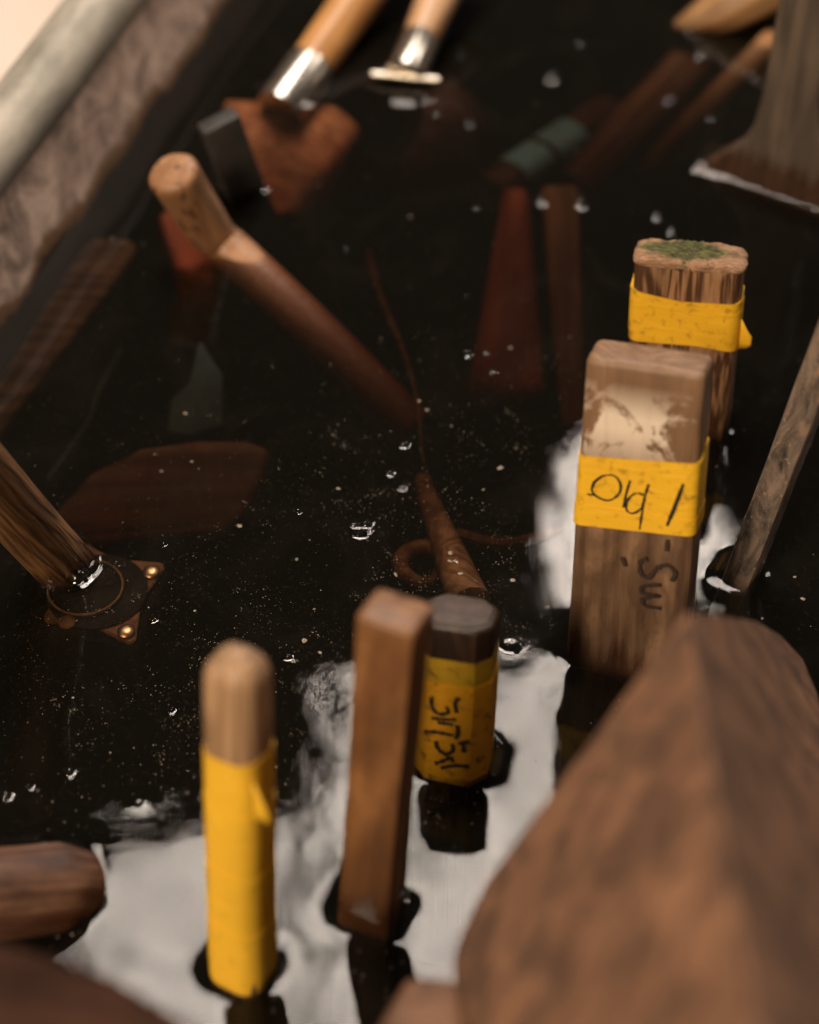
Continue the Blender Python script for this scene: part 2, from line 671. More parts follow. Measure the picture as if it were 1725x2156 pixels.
# ------------------------------------------------------------------ materials shared by the tools
m_ink = plain('black marker ink', (0.018, 0.012, 0.008), 0.6, 0, 0.4, 700, 0)
m_ink_faded = plain('faded marker ink', (0.03, 0.016, 0.009), 0.7, 0, 0.5, 900, 0)
m_steel, nt, b = smat('bright ferrule steel')
b.inputs['Base Color'].default_value = (0.46, 0.42, 0.37, 1)
b.inputs['Metallic'].default_value = 1.0
tc = N(nt, 'ShaderNodeTexCoord')
nn = noise_tex(nt, mapping(nt, tc.outputs['Object'], (1, 1, 6)), 300, 3, 0.5)
nt.links.new(maprange(nt, nn, 0.3, 0.7, 0.2, 0.36), b.inputs['Roughness'])
m_brass = plain('tarnished bronze', (0.17, 0.082, 0.036), 0.6, 0.0, 0.5, 260, 0.2)
m_screw = plain('worn brass screw', (0.60, 0.38, 0.19), 0.35, 1.0, 0.25, 500, 0.1)
m_yellow = tape_mat('yellow cloth tape', loc=(0.3, 0.1, 0))

# ------------------------------------------------------------------ 1. yellow-taped stick in front
M, L = frame((512, 2032), (500, 1420), 9, 30)
sec = rrect(0.0202, 0.0192, 0.0066, 5, 0.004)
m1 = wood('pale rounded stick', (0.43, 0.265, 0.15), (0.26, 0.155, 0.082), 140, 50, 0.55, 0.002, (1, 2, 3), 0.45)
t = empty('taped_stick', M, 'round-topped pale stick wrapped in bare yellow tape down to the water', 'tool')
tp1 = lambda z: (1 - 0.05 * max(0, z) / L, 1 - 0.05 * max(0, z) / L)
v, f = loft(stick_rings(sec, -0.10, L + 0.010, 0.0098, 8, tp1, 0.0007, 0, 0.006, 3.0))
mesh_obj('shaft', v, f, m1, t, Matrix(), 40)
_, ztop = face_pt(M, 480, 1622, -0.0118)
m_y1 = tape_mat('yellow cloth tape smooth', (0.84, 0.50, 0.035), 0.12, (2, 0, 0))
tape('tape', t, sec, at_water(M), lambda x, y: ztop + 0.03 * x, m_y1, 0.0005, tp1, 24)
for k, (za_, zb_) in enumerate(((0.58, 0.80), (0.30, 0.52), (0.05, 0.26))):
    tape('tape', t, sec, lambda x, y, q=za_: ztop * q - 0.10 * x, lambda x, y, q=zb_: ztop * q - 0.10 * x, m_y1, 0.00075, tp1, 8)
# loose tab of tape on the right-hand face
fv, ff = [], []
for i in range(7):
    s = i / 6
    for k in range(4):
        q = k / 3
        y = -0.006 + 0.012 * q
        z = ztop - 0.004 - 0.024 * q - 0.002 * s
        taper_h = (1 - 0.75 * s)
        zc = ztop - 0.014
        fv.append((0.0100 + 0.0008 + 0.0075 * s ** 1.3, -0.008 - 0.003 * s + 0.001 * q, zc + (0.5 - q) * 0.020 * taper_h + 0.0015 * math.sin(s * 4)))
for i in range(6):
    for k in range(3):
        a = i * 4 + k
        ff.append((a, a + 1, a + 5, a + 4))
o = mesh_obj('tape_tab', fv, ff, m_y1, t, Matrix(), 60)
o.modifiers.new('thickness', 'SOLIDIFY').thickness = 0.0004
pierce(M, sec, 0.0023)

# ------------------------------------------------------------------ 2. bare orange-brown square stick
M, L = frame((783, 1915), (833, 1283), 6, 24)
sec = rrect(0.0195, 0.0165, 0.0018, 2, 0.004)
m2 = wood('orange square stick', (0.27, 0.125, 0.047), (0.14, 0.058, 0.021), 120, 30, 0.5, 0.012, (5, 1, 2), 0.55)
v, f = loft(stick_rings(sec, -0.10, L, 0.002, 3, None, 0.0010, 0.0002, 0.006, 9.0))
o = mesh_obj('square_stick', v, f, m2, None, M, 30)
tag(o, 'bare orange-brown square stick standing between the two taped handles in front', 'tool')
pierce(M, sec, 0.0023)

# ------------------------------------------------------------------ 3. dark handle with a scribbled tape band
M, L = frame((955, 1592), (970, 1288), 12, 14)
SW, ST = 0.0268, 0.0215
sec = rrect(SW, ST, 0.0052, 1, 0.004)
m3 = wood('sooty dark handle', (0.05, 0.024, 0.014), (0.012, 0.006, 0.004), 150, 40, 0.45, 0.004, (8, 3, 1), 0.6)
t = empty('taped_tool', M, 'short dark octagonal handle whose yellow tape is scribbled with upright lettering', 'tool')
v, f = loft(stick_rings(sec, -0.10, L, 0.0022, 4, None, 0.0005, 0, 0.008, 5.0))
mesh_obj('shaft', v, f, m3, t, Matrix(), 30)
m_top3 = plain('worn grey end grain', (0.065, 0.043, 0.034), 0.6, 0, 0.6, 160, 0.2)
cap = [[(x * 0.86, y * 0.86, L - 0.0006) for x, y in sec], [(x * 0.82, y * 0.82, L + 0.0006) for x, y in sec], [(x * 0.4, y * 0.4, L + 0.0011) for x, y in sec]]
v, f = loft(cap)
mesh_obj('end_grain', v, f, m_top3, t, Matrix(), 50)
_, za = face_pt(M, 945, 1390, -ST / 2)
_, zb = face_pt(M, 945, 1437, -ST / 2)
m_y3a = tape_mat('yellow cloth tape stained olive', (0.40, 0.25, 0.012), 0.9, (4, 0, 0))
m_y3b = tape_mat('yellow cloth tape stained amber', (0.62, 0.31, 0.010), 0.95, (0, 6, 0))
tape('tape', t, sec, lambda x, y: zb - 0.004, lambda x, y: za + 0.02 * x, m_y3a, 0.0004, None, 8)
tape('tape', t, sec, at_water(M), lambda x, y: zb + 0.05 * x - 0.0005, m_y3b, 0.0009, None, 16)


def zoomed(pts, x0, y0, k):
    return [((x0 + px / k) * PW / 2080, (y0 + py / k) * PW / 2080) for px, py in pts]


yf = -ST / 2 - 0.0014
raw = [
    [(345, 1180), (348, 1270), (400, 1335), (490, 1330), (480, 1270)],
    [(600, 1195), (560, 1230), (572, 1330)],
    [(345, 1375), (450, 1385), (570, 1395)],
    [(400, 1415), (470, 1425), (540, 1435)],
    [(280, 1500), (390, 1505), (540, 1535)],
    [(580, 1440), (585, 1520), (560, 1570)],
    [(385, 1585), (400, 1650), (470, 1705), (540, 1670), (530, 1610)],
    [(585, 1610), (690, 1590)], [(635, 1620), (640, 1690)],
    [(375, 1790), (440, 1770), (520, 1740), (540, 1780)],
    [(430, 1830), (560, 1810), (690, 1820)],
]
strokes = [[face_pt(M, u, v_, yf) for u, v_ in zoomed(s, 1000, 1440, 3.594)] for s in raw]
ribbon('lettering', strokes, m_ink, t, yf, 0.0021)
pierce(M, sec, 0.0023)

# ------------------------------------------------------------------ 4. broad pale block with the numbered tape
M, L = frame((1324, 1376), (1370, 748), 14, 19)
SW, ST = 0.0472, 0.0195
sec = rrect(SW, ST, 0.003, 3, 0.0022)


def smear(nt, ob, c):
    sp = N(nt, 'ShaderNodeSeparateXYZ')
    nt.links.new(ob, sp.inputs[0])
    n1 = noise_tex(nt, mapping(nt, ob, (1, 1, 0.8), (3.3, 0.2, 0.4)), 55, 5, 0.6, 1.2)
    n2 = noise_tex(nt, mapping(nt, ob, (1, 1, 1), (0.1, 0.2, 0.9)), 240, 4, 0.6)
    dx = math_(nt, 'MULTIPLY', math_(nt, 'ABSOLUTE', math_(nt, 'ADD', sp.outputs['X'], 0.002)), 9.0)
    up = maprange(nt, sp.outputs['Z'], 0.085, 0.105)
    tp = maprange(nt, sp.outputs['Z'], L - 0.008, L - 0.022)
    k = math_(nt, 'SUBTRACT', math_(nt, 'ADD', n1, math_(nt, 'MULTIPLY', n2, 0.25)), dx)
    k = maprange(nt, k, 0.47, 0.56)
    k = math_(nt, 'MULTIPLY', math_(nt, 'MULTIPLY', k, up), tp)
    c = mix(nt, math_(nt, 'MULTIPLY', up, 0.6), c, (0.21, 0.118, 0.064))
    n5 = noise_tex(nt, mapping(nt, ob, (1, 1, 0.45), (0.7, 0.1, 0.2)), 70, 4, 0.6, 1.0)
    sc_ = math_(nt, 'SUBTRACT', n5, math_(nt, 'MULTIPLY', math_(nt, 'ABSOLUTE', math_(nt, 'SUBTRACT', sp.outputs['Z'], 0.038)), 8.0))
    c = mix(nt, maprange(nt, sc_, 0.36, 0.56, 0, 0.6), c, (0.045, 0.022, 0.011))
    return mix(nt, math_(nt, 'MULTIPLY', k, 0.92), c, (0.80, 0.68, 0.56))


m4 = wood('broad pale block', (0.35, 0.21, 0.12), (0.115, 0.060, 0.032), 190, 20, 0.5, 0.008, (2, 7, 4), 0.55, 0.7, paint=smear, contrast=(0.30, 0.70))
t = empty('taped_tool', M, 'tall flat wooden handle with yellow tape marked Old 1 and chalky white smears', 'tool')
tp4 = lambda z: (1 - 0.06 * max(0, z) / L, 1 - 0.05 * max(0, z) / L)
v, f = loft(stick_rings(sec, -0.12, L, 0.003, 4, tp4, 0.0004, 0.00022, 0.006, 12.0))
mesh_obj('shaft', v, f, m4, t, Matrix(), 30)
y4 = -ST / 2 * 0.965
xl, zl1 = face_pt(M, 1222, 958, y4)
xr, zr1 = face_pt(M, 1468, 978, y4)
_, zl2 = face_pt(M, 1219, 1098, y4)
_, zr2 = face_pt(M, 1452, 1127, y4)
hi = lambda x, y: zl1 + (zr1 - zl1) * (x - xl) / (xr - xl) + (0.0 if y < 0 else 0.002)
lo = lambda x, y: zl2 + (zr2 - zl2) * (x - xl) / (xr - xl)
m_y4 = tape_mat('yellow cloth tape handled', (0.84, 0.49, 0.022), 0.55, (0.7, 3, 1))
tape('tape', t, sec, lo, hi, m_y4, 0.0006, tp4, 14)
tape('tape', t, sec, lambda x, y: lo(x, y) - 0.0006 + 0.02 * x, lambda x, y: lo(x, y) + 0.0075 - 0.03 * x, m_y4, 0.00085, tp4, 6)
yf = y4 - 0.0011
raw = [
    [(245, 905), (300, 865), (370, 860), (410, 910), (400, 970), (340, 1008), (270, 985), (240, 945), (262, 895), (300, 866)],
    [(215, 970), (250, 975)],
    [(468, 890), (445, 965), (428, 1050)],
    [(548, 975), (500, 965), (455, 1005), (445, 1060), (480, 1085), (530, 1060), (555, 1000)],
    [(578, 912), (552, 1000), (540, 1080), (525, 1180)],
    [(785, 910), (755, 990), (720, 1080), (688, 1160)],
]
strokes = [[face_pt(M, u, v_, yf) for u, v_ in zoomed(s, 1400, 840, 2.3435)] for s in raw]
ribbon('tape_lettering', strokes[:5], m_ink, t, yf, 0.00105)
ribbon('tape_numeral', strokes[5:], m_ink, t, yf, 0.0016)
yf = y4 - 0.0013
raw = [
    [(570, 1355), (530, 1370), (530, 1440), (580, 1465), (630, 1410), (690, 1395), (735, 1440), (715, 1490)],
    [(650, 1510), (545, 1520), (545, 1560), (640, 1575), (545, 1595), (560, 1635), (650, 1650)],
    [(690, 1240), (685, 1310)], [(420, 1345), (440, 1400)],
]
strokes = [[face_pt(M, u, v_, yf) for u, v_ in zoomed(s, 1400, 840, 2.3435)] for s in raw]
ribbon('wood_lettering', strokes, m_ink_faded, t, yf, 0.0021)
pierce(M, sec, 0.0028)

# ------------------------------------------------------------------ 5. mossy block behind
M, L = frame((1428, 872), (1454, 540), 9, 13)
SW, ST = 0.0460, 0.0195
sec = rrect(SW, ST, 0.0042, 4, 0.0011)
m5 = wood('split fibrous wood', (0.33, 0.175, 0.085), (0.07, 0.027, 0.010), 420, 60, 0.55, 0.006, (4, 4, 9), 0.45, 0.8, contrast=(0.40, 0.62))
t = empty('taped_tool', M, 'flat wooden handle with a mossy mushroomed top and blank yellow tape', 'tool')
v, f = loft(stick_rings(sec, -0.12, L, 0.0015, 3, None, 0.0003, 0.00055, 0.004, 17.0))
mesh_obj('shaft', v, f, m5, t, Matrix(), 45)
m_moss, nt, b = smat('mossy end grain')
tc = N(nt, 'ShaderNodeTexCoord')
ob = tc.outputs['Object']
sp = N(nt, 'ShaderNodeSeparateXYZ')
nt.links.new(ob, sp.inputs[0])
n1 = noise_tex(nt, mapping(nt, ob, (1, 1, 1), (0, 0, 0), (0, 0, 0.5)), 110, 4, 0.6)
n2 = noise_tex(nt, mapping(nt, ob, (0.35, 1.4, 1), (0, 0, 0), (0, 0, 0.45)), 700, 4, 0.7)
wd = ramp(nt, n2, [(0.3, (0.13, 0.065, 0.035)), (0.7, (0.44, 0.26, 0.15))])
ms = ramp(nt, n2, [(0.38, (0.010, 0.012, 0.004)), (0.52, (0.07, 0.072, 0.018)), (0.70, (0.20, 0.17, 0.05))])
ed = math_(nt, 'ADD', math_(nt, 'MULTIPLY', math_(nt, 'ABSOLUTE', math_(nt, 'ADD', sp.outputs['X'], 0.003)), 28), math_(nt, 'MULTIPLY', math_(nt, 'ABSOLUTE', math_(nt, 'SUBTRACT', sp.outputs['Y'], 0.001)), 62))
k = math_(nt, 'ADD', math_(nt, 'SUBTRACT', 0.72, ed), math_(nt, 'MULTIPLY', n1, 0.7))
c = mix(nt, maprange(nt, k, 0.30, 0.52), wd, ms)
nt.links.new(c, b.inputs['Base Color'])
b.inputs['Roughness'].default_value = 0.85
bp = N(nt, 'ShaderNodeBump')
bp.inputs['Strength'].default_value = 0.9
bp.inputs['Distance'].default_value = 0.0012
nt.links.new(n2, bp.inputs['Height'])
nt.links.new(bp.outputs[0], b.inputs['Normal'])
rings = []
for s, z in ((0.97, -0.0022), (1.02, -0.0012), (1.035, -0.0002), (1.02, 0.0010), (0.965, 0.0019), (0.88, 0.0024), (0.7, 0.0025), (0.45, 0.0024), (0.2, 0.0024)):
    rg = []
    for x, y in sec:
        d = 0.0010 * noise.noise(Vector((x * 160, y * 160, z * 300))) + 0.0006 * noise.noise(Vector((x * 600, y * 600, 2)))
        r = math.hypot(x, y)
        rg.append((x * s * (1 + d / r), y * s * (1 + d / r), L + z + (d * 1.2 if s < 1.03 else d)))
    rings.append(rg)
v, f = loft(rings)
mesh_obj('mushroomed_end', v, f, m_moss, t, Matrix(), 60)
y5 = -ST / 2
xl, a1 = face_pt(M, 1329, 611, y5)
xr, a2 = face_pt(M, 1553, 660, y5)
_, b1 = face_pt(M, 1323, 699, y5)
_, b2_ = face_pt(M, 1538, 740, y5)
_, c1 = face_pt(M, 1321, 715, y5)
_, c2 = face_pt(M, 1538, 733, y5)
_, d2 = face_pt(M, 1555, 642, y5)
lin = lambda p, q: (lambda x, y: p + (q - p) * (x - xl) / (xr - xl))
m_y5 = tape_mat('yellow cloth tape spotted', (0.78, 0.435, 0.018), 0.5, (5, 5, 5))
tape('tape', t, sec, lin(c1, c2), lambda x, y: lin(a1 - 0.004, d2)(x, y), m_y5, 0.0007, None, 10)
tape('tape', t, sec, lin(b1, b2_), lin(a1, a2), m_y5, 0.0010, None, 12)
fv, ff = [], []
_, zt = face_pt(M, 1560, 710, y5)
for i in range(7):
    s = i / 6
    for k in range(4):
        q = k / 3
        fv.append((SW / 2 + 0.0008 + 0.0055 * s ** 1.4, y5 + 0.004 - 0.002 * s, zt - 0.001 + (0.5 - q) * 0.017 * (1 - 0.72 * s) - 0.001 * s + 0.0008 * math.sin(s * 5 + q)))
for i in range(6):
    for k in range(3):
        a = i * 4 + k
        ff.append((a, a + 1, a + 5, a + 4))
o = mesh_obj('tape_tab', fv, ff, m_y5, t, Matrix(), 60)
o.modifiers.new('thickness', 'SOLIDIFY').thickness = 0.0003
pierce(M, sec, 0.0026)

# ------------------------------------------------------------------ 6. dull metal bar at the right
M, L = frame((1562, 1208), (1800, 590), 0, 34)
sec = rrect(0.0125, 0.0120, 0.0022, 2, 0.003)
m6, nt, b = smat('rusty dull bar')
tc = N(nt, 'ShaderNodeTexCoord')
ob = tc.outputs['Object']
n1 = noise_tex(nt, mapping(nt, ob, (1, 1, 0.3)), 130, 6, 0.65, 0.8)
n2 = noise_tex(nt, ob, 800, 3, 0.6)
c = ramp(nt, n1, [(0.36, (0.03, 0.025, 0.022)), (0.48, (0.13, 0.10, 0.083)), (0.60, (0.26, 0.19, 0.15)), (0.70, (0.36, 0.18, 0.10))])
c = mix(nt, maprange(nt, n2, 0.62, 0.72), c, (0.42, 0.35, 0.30))
nt.links.new(c, b.inputs['Base Color'])
b.inputs['Roughness'].default_value = 0.55
b.inputs['Metallic'].default_value = 0.15
bp = N(nt, 'ShaderNodeBump')
bp.inputs['Strength'].default_value = 0.4
bp.inputs['Distance'].default_value = 0.001
nt.links.new(n1, bp.inputs['Height'])
nt.links.new(bp.outputs[0], b.inputs['Normal'])
v, f = loft(stick_rings(sec, -0.08, L, 0.002, 3, None, 0.0004, 0, 0.006, 2.0))
o = mesh_obj('metal_bar', v, f, m6, None, M, 30)
tag(o, 'narrow grey-brown pitted bar leaning out to the right edge', 'bar')
pierce(M, sec, 0.0034)

# ------------------------------------------------------------------ 7. flared paddle at the far right
p0, p1 = un(1462, 350), un(1800, 470)
xd = (p1 - p0).normalized()
up = Vector((0.10, 0.12, 0.98))
up = (up - xd * up.dot(xd)).normalized()
yd = up.cross(xd)
M = Matrix((xd, yd, up)).transposed().to_4x4()
M.translation = p0
y7 = 0.0
pt = lambda u, v_: face_pt(M, u, v_, y7)
outline = [pt(1462, 350), pt(1520, 322), pt(1560, 300), pt(1585, 262), pt(1602, 200), pt(1620, 100), pt(1640, -20), pt(1655, -140),
           pt(1790, -140), pt(1770, 0), pt(1745, 120), pt(1725, 220), pt(1730, 285), pt(1765, 335), pt(1840, 380), pt(1880, 500)]
x0_, x1_ = outline[0][0], outline[-1][0]
outline[-1] = (x1_, 0.0)
outline += [(x1_ - 0.004, -0.13), (x1_ * 0.5, -0.16), (x0_ + 0.006, -0.13)]
m7 = wood('grey weathered paddle', (0.115, 0.080, 0.055), (0.055, 0.039, 0.028), 200, 30, 0.65, 0.016, (6, 1, 1), 0.35, 0.4)
o = extrude_outline('flared_paddle', outline, 0.0, 0.020, m7, None, M, 0.003)
tag(o, 'grey weathered paddle flaring to a wide blade with a bright waterline, far right', 'paddle')
MENISCUS.append((np.array([(q.x, q.y) for q in (M @ Vector((x0_, 0, 0)), M @ Vector((x1_, 0, 0)), M @ Vector((x1_, 0.02, 0)), M @ Vector((x0_, 0.02, 0)))]), 0.0026))

# ------------------------------------------------------------------ 8. two ferruled block handles at the back
m8 = wood('honey dowel', (0.46, 0.225, 0.07), (0.33, 0.145, 0.042), 170, 24, 0.45, 0.001, (3, 8, 1), 0.1, 0.15)
m8b = wood('pinkish dowel', (0.52, 0.31, 0.165), (0.34, 0.185, 0.085), 170, 24, 0.4, 0.02, (1, 8, 5), 0.2, 0.15)
m_cherry = wood('soaked cherry wood', (0.85, 0.40, 0.17), (0.50, 0.19, 0.08), 60, 20, 0.4, -1.0, (1, 2, 2), 0.8, 0.2)
m_cherry_dark = wood('black-soaked wood', (0.10, 0.05, 0.03), (0.05, 0.026, 0.018), 120, 20, 0.5, -1.0, (6, 2, 2), 0.3, 0.2)


def ring_solid(profile, n=28):
    rings = [[(r * math.cos(2 * math.pi * k / n), r * math.sin(2 * math.pi * k / n), z) for k in range(n)] for r, z in profile]
    return loft(rings)


p0 = un(597, 222, -0.004)
M, L = frame_pts(p0, un(800, -70, 0.026), 10)
t = empty('block_tool', M, 'cherry wood block under water with a honey-coloured handle in a steel ferrule', 'tool')
zf = L * 0.28
v, f = ring_solid([(0.0122, zf - 0.003), (0.0127, zf + 0.02), (0.0131, L * 0.8), (0.0126, L + 0.03)])
mesh_obj('handle', v, f, m8, t, Matrix(), 40)
v, f = ring_solid([(0.0134, -0.004), (0.0136, 0.000), (0.0134, zf - 0.001), (0.0131, zf)])
mesh_obj('ferrule', v, f, m_steel, t, Matrix(), 40)
# the block itself, turned a little, just below the surface
q = [un(452, 212, -0.006), un(705, 232, -0.006), un(520, 252, -0.008), un(735, 262, -0.010)]
bl = [un(448, 205, -0.010), un(700, 212, -0.010), un(490, 250, -0.009), un(760, 262, -0.014)]
low = [un(580, 478, -0.036), un(690, 440, -0.044), un(775, 350, -0.050), un(540, 420, -0.06)]
o = hull_obj('block', bl + low, m_cherry, 0.006)
o.parent = t
o.matrix_parent_inverse = M.inverted()
MENISCUS.append((np.array([(q_.x, q_.y) for q_ in [M @ Vector((0.016 * math.cos(a), 0.016 * math.sin(a) * 1.1, 0.003)) for a in np.linspace(0, 2 * math.pi, 20)[:-1]]]), 0.002))

p0 = un(853, 160, 0.007)
M, L = frame_pts(p0, un(945, -60, 0.030), 0)
t = empty('block_tool', M, 'round sunken block whose upright handle wears a steel ferrule with a straight cross bar', 'tool')
zf = L * 0.34
v, f = ring_solid([(0.0102, zf - 0.003), (0.0110, zf + 0.02), (0.0122, L), (0.0118, L + 0.03)])
mesh_obj('handle', v, f, m8b, t, Matrix(), 40)
v, f = ring_solid([(0.0107, 0.001), (0.0107, zf), (0.0103, zf + 0.0005)])
mesh_obj('ferrule', v, f, m_steel, t, Matrix(), 40)
Mi = M.inverted()
tube('cross_bar', [Mi @ un(784, 156, 0.006), Mi @ un(925, 169, 0.006)], 0.0021, m_steel, t, Matrix(), 14)
Mb = Matrix.Translation(un(860, 330, -0.055)) @ Matrix.Rotation(math.radians(-35), 4, 'Y') @ Matrix.Rotation(math.radians(15), 4, 'X')
prof = [(0.012, -0.045), (0.034, -0.038), (0.046, -0.02), (0.050, 0.0), (0.047, 0.02), (0.040, 0.032), (0.034, 0.035), (0.030, 0.030), (0.024, 0.012), (0.010, 0.002)]
v, f = ring_solid(prof, 36)
o = mesh_obj('block', v, f, m_cherry_dark, None, Mb, 40)
o.parent = t
o.matrix_parent_inverse = M.inverted()
MENISCUS.append((np.array([(q_.x, q_.y) for q_ in [p0 + Vector((0.0172 * math.cos(a), 0.0172 * math.sin(a), 0)) for a in np.linspace(0, 2 * math.pi, 20)[:-1]]]), 0.002))

# 9. wooden end breaking the surface, top right
M, L = frame_pts(un(1480, 45, 0.0), un(1680, -60, 0.03), 0)
sec = circ(0.015, 24)
m9 = wood('amber dowel', (0.40, 0.225, 0.10), (0.24, 0.12, 0.045), 150, 24, 0.5, 0.004, (2, 2, 2), 0.2)
v, f = loft(stick_rings(sec, -0.015, L, 0.003, 3, lambda z: (min(1, 0.55 + (z + 0.015) * 14), min(1, 0.55 + (z + 0.015) * 14)), 0.0004, 0, 0.005))
o = mesh_obj('wooden_dowel', v, f, m9, None, M, 40)
tag(o, 'amber wooden end just breaking the surface at the far top right', 'dowel')
MENISCUS.append((np.array([(un(u, v_).x, un(u, v_).y) for u, v_ in ((1455, 30), (1475, 55), (1530, 62), (1600, 40), (1600, 20), (1500, 10))]), 0.002))

# ------------------------------------------------------------------ 10. knobbly stick at left, running down under water
M, L = frame((455, 500), (362, 358), -18, 0)
sec = circ(0.0105, 26)
def nicks(nt, ob, c):
    n = noise_tex(nt, mapping(nt, ob, (1, 1, 0.45), (0.1, 0.4, 0.35)), 130, 2, 0.5, 1.0)
    sp_ = N(nt, 'ShaderNodeSeparateXYZ')
    nt.links.new(ob, sp_.inputs[0])
    k = math_(nt, 'MULTIPLY', maprange(nt, n, 0.61, 0.65), maprange(nt, sp_.outputs['Z'], 0.0, 0.012))
    c = mix(nt, math_(nt, 'MULTIPLY', k, 0.8), c, (0.06, 0.03, 0.015))
    ge_ = N(nt, 'ShaderNodeNewGeometry')
    sz_ = N(nt, 'ShaderNodeSeparateXYZ')
    nt.links.new(ge_.outputs['Position'], sz_.inputs[0])
    return mix(nt, maprange(nt, sz_.outputs['Z'], 0.002, -0.002, 0, 0.85), c, (0.24, 0.085, 0.036))


m10 = wood('tan peeled stick', (0.40, 0.215, 0.105), (0.25, 0.12, 0.055), 150, 26, 0.5, -1.0, (9, 2, 2), 0.35, 0.3, paint=nicks)
rg = stick_rings(sec, 0.0, L, 0.004, 4, lambda z: (1.05 + 0.12 * z / L,) * 2, 0.0012, 0, 0.004, 30)
Mi = M.inverted()
end = Mi @ un(872, 905, -0.052)
mid = Mi @ un(645, 668, -0.022)
und = []
for k in range(14, 0, -1):
    s = k / 14
    p = (1 - s) ** 2 * Vector((0, 0, 0)) + 2 * s * (1 - s) * (mid * 1.0) + s * s * end
    p2 = (1 - s * 0.97) ** 2 * Vector((0, 0, 0)) + 2 * s * 0.97 * (1 - s * 0.97) * mid + (s * 0.97) ** 2 * end
    ax = (p2 - p).normalized()
    xx = Vector((1, 0, 0))
    xx = (xx - ax * xx.dot(ax)).normalized()
    yy = ax.cross(xx)
    und.append([tuple(p + xx * x * 1.03 + yy * y * 1.03) for x, y in sec])
v, f = loft(und + rg)
o = mesh_obj('peeled_stick', v, f, m10, None, M, 45)
tag(o, 'tan round stick with dark nicks poking out by the left wall, its shaft sunk slanting', 'tool')
pierce(M, sec, 0.0030)
# nicks in the bark
# ------------------------------------------------------------------ 11. dark flat plate
M, L = frame((514, 398), (459, 252), -6, -28)
sec = rrect(0.0200, 0.0100, 0.0008, 2)
m11 = plain('blackened steel', (0.042, 0.039, 0.036), 0.5, 0.2, 0.35, 90, 0.2)
v, f = loft(stick_rings(sec, -0.035, L, 0.0008, 2, None, 0.0001, 0, 0.006))
o = mesh_obj('steel_plate', v, f, m11, None, M, 25)
tag(o, 'flat charcoal steel plate standing between the tan stick and the cherry block', 'plate')
pierce(M, sec, 0.0024)

# ------------------------------------------------------------------ 12. ribbed handle with a screwed plate, left
M, L = frame((128, 1183), (-75, 955), -22, 0)
sec = circ(0.0125, 40)
sec = [(x * (1 + 0.012 * math.sin(i * 2.4)), y * (1 + 0.012 * math.sin(i * 2.4))) for i, (x, y) in enumerate(sec)]
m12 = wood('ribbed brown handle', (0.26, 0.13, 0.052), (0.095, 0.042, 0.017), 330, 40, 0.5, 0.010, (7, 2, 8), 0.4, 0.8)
Mp = Matrix.Translation(un(215, 1248, -0.012)) 
t = empty('plated_tool', M, 'ribbed brown handle at the left edge screwed to a sunken square bronze plate', 'tool')
v, f = loft(stick_rings(sec, -0.012, L, 0.003, 3, None, 0.0003, 0.0002, 0.005, 41))
mesh_obj('handle', v, f, m12, t, Matrix(), 50)
pierce(M, sec, 0.0036)
PZ = -0.011
cor = [un(350, 1186, PZ), un(282, 1356, PZ), un(88, 1305, PZ), un(156, 1135, PZ)]
ctr = sum(cor, Vector()) / 4
pl = []
for i in range(4):
    a, b2 = cor[i], cor[(i + 1) % 4]
    am, bmid = a + (ctr - a) * 0.08, b2
    # rounded corner then scalloped side
    pa_, pb_ = cor[i - 1], b2
    pl += [a + (pa_ - a) * 0.06, a + (pa_ - a) * 0.02 + (b2 - a) * 0.02, a + (b2 - a) * 0.06]
    for s in (0.25, 0.35, 0.5, 0.65, 0.75):
        pl.append(a + (b2 - a) * s + (ctr - (a + b2) / 2) * 0.16 * math.sin(math.pi * (s - 0.12) / 0.76))
bm = bmesh.new()
vs = [bm.verts.new(p - ctr) for p in pl]
f0 = bm.faces.new(vs)
r = bmesh.ops.extrude_face_region(bm, geom=[f0])
for e_ in r['geom']:
    if isinstance(e_, bmesh.types.BMVert):
        e_.co.z -= 0.002
bmesh.ops.recalc_face_normals(bm, faces=bm.faces)
bmesh.ops.bevel(bm, geom=[e_ for e_ in bm.edges if e_.calc_face_angle(0) > 1.2], offset=0.0005, segments=2, affect='EDGES', clamp_overlap=True)
me = bpy.data.meshes.new('flange_plate')
bm.to_mesh(me)
bm.free()
me.materials.append(m_brass)
o = bpy.data.objects.new('flange_plate', me)
col.objects.link(o)
o.parent = t
o.matrix_parent_inverse = M.inverted()
o.location = ctr


def sub(name, v, f, mat, loc, parent=t, sm=40, rot=None):
    oo = mesh_obj(name, v, f, mat, None, None, sm)
    oo.parent = parent
    oo.matrix_parent_inverse = parent.matrix_world.inverted()
    oo.location = loc
    if rot:
        oo.rotation_euler = rot
    return oo


m_pit = plain('black corroded iron', (0.014, 0.011, 0.008), 0.9, 0.0, 0.6, 90, 0.3)
m_pit.node_tree.nodes['Principled BSDF'].inputs['Specular IOR Level'].default_value = 0.1
v, f = ring_solid([(0.0205, -0.001), (0.0212, 0.0008), (0.0200, 0.0014), (0.002, 0.0015)], 40)
sub('boss', v, f, m_pit, un(205, 1247, PZ))
tor = []
for k in range(49):
    a = math.pi * 2 * k / 48
    tor.append((0.0155 * math.cos(a), 0.0155 * math.sin(a), 0))
oo = tube('collar', tor, 0.0005, m_brass, None, None, 6, False)
oo.parent = t
oo.matrix_parent_inverse = M.inverted()
oo.location = un(180, 1236, PZ + 0.003)
for (u, v_) in ((319, 1205), (266, 1330), (142, 1311)):
    v, f = ring_solid([(0.0036, 0.0), (0.0037, 0.0006), (0.0030, 0.0013), (0.0012, 0.0017)], 20)
    oo = sub('screw', v, f, m_screw if u > 200 else m_brass, un(u, v_, PZ + 0.0005))
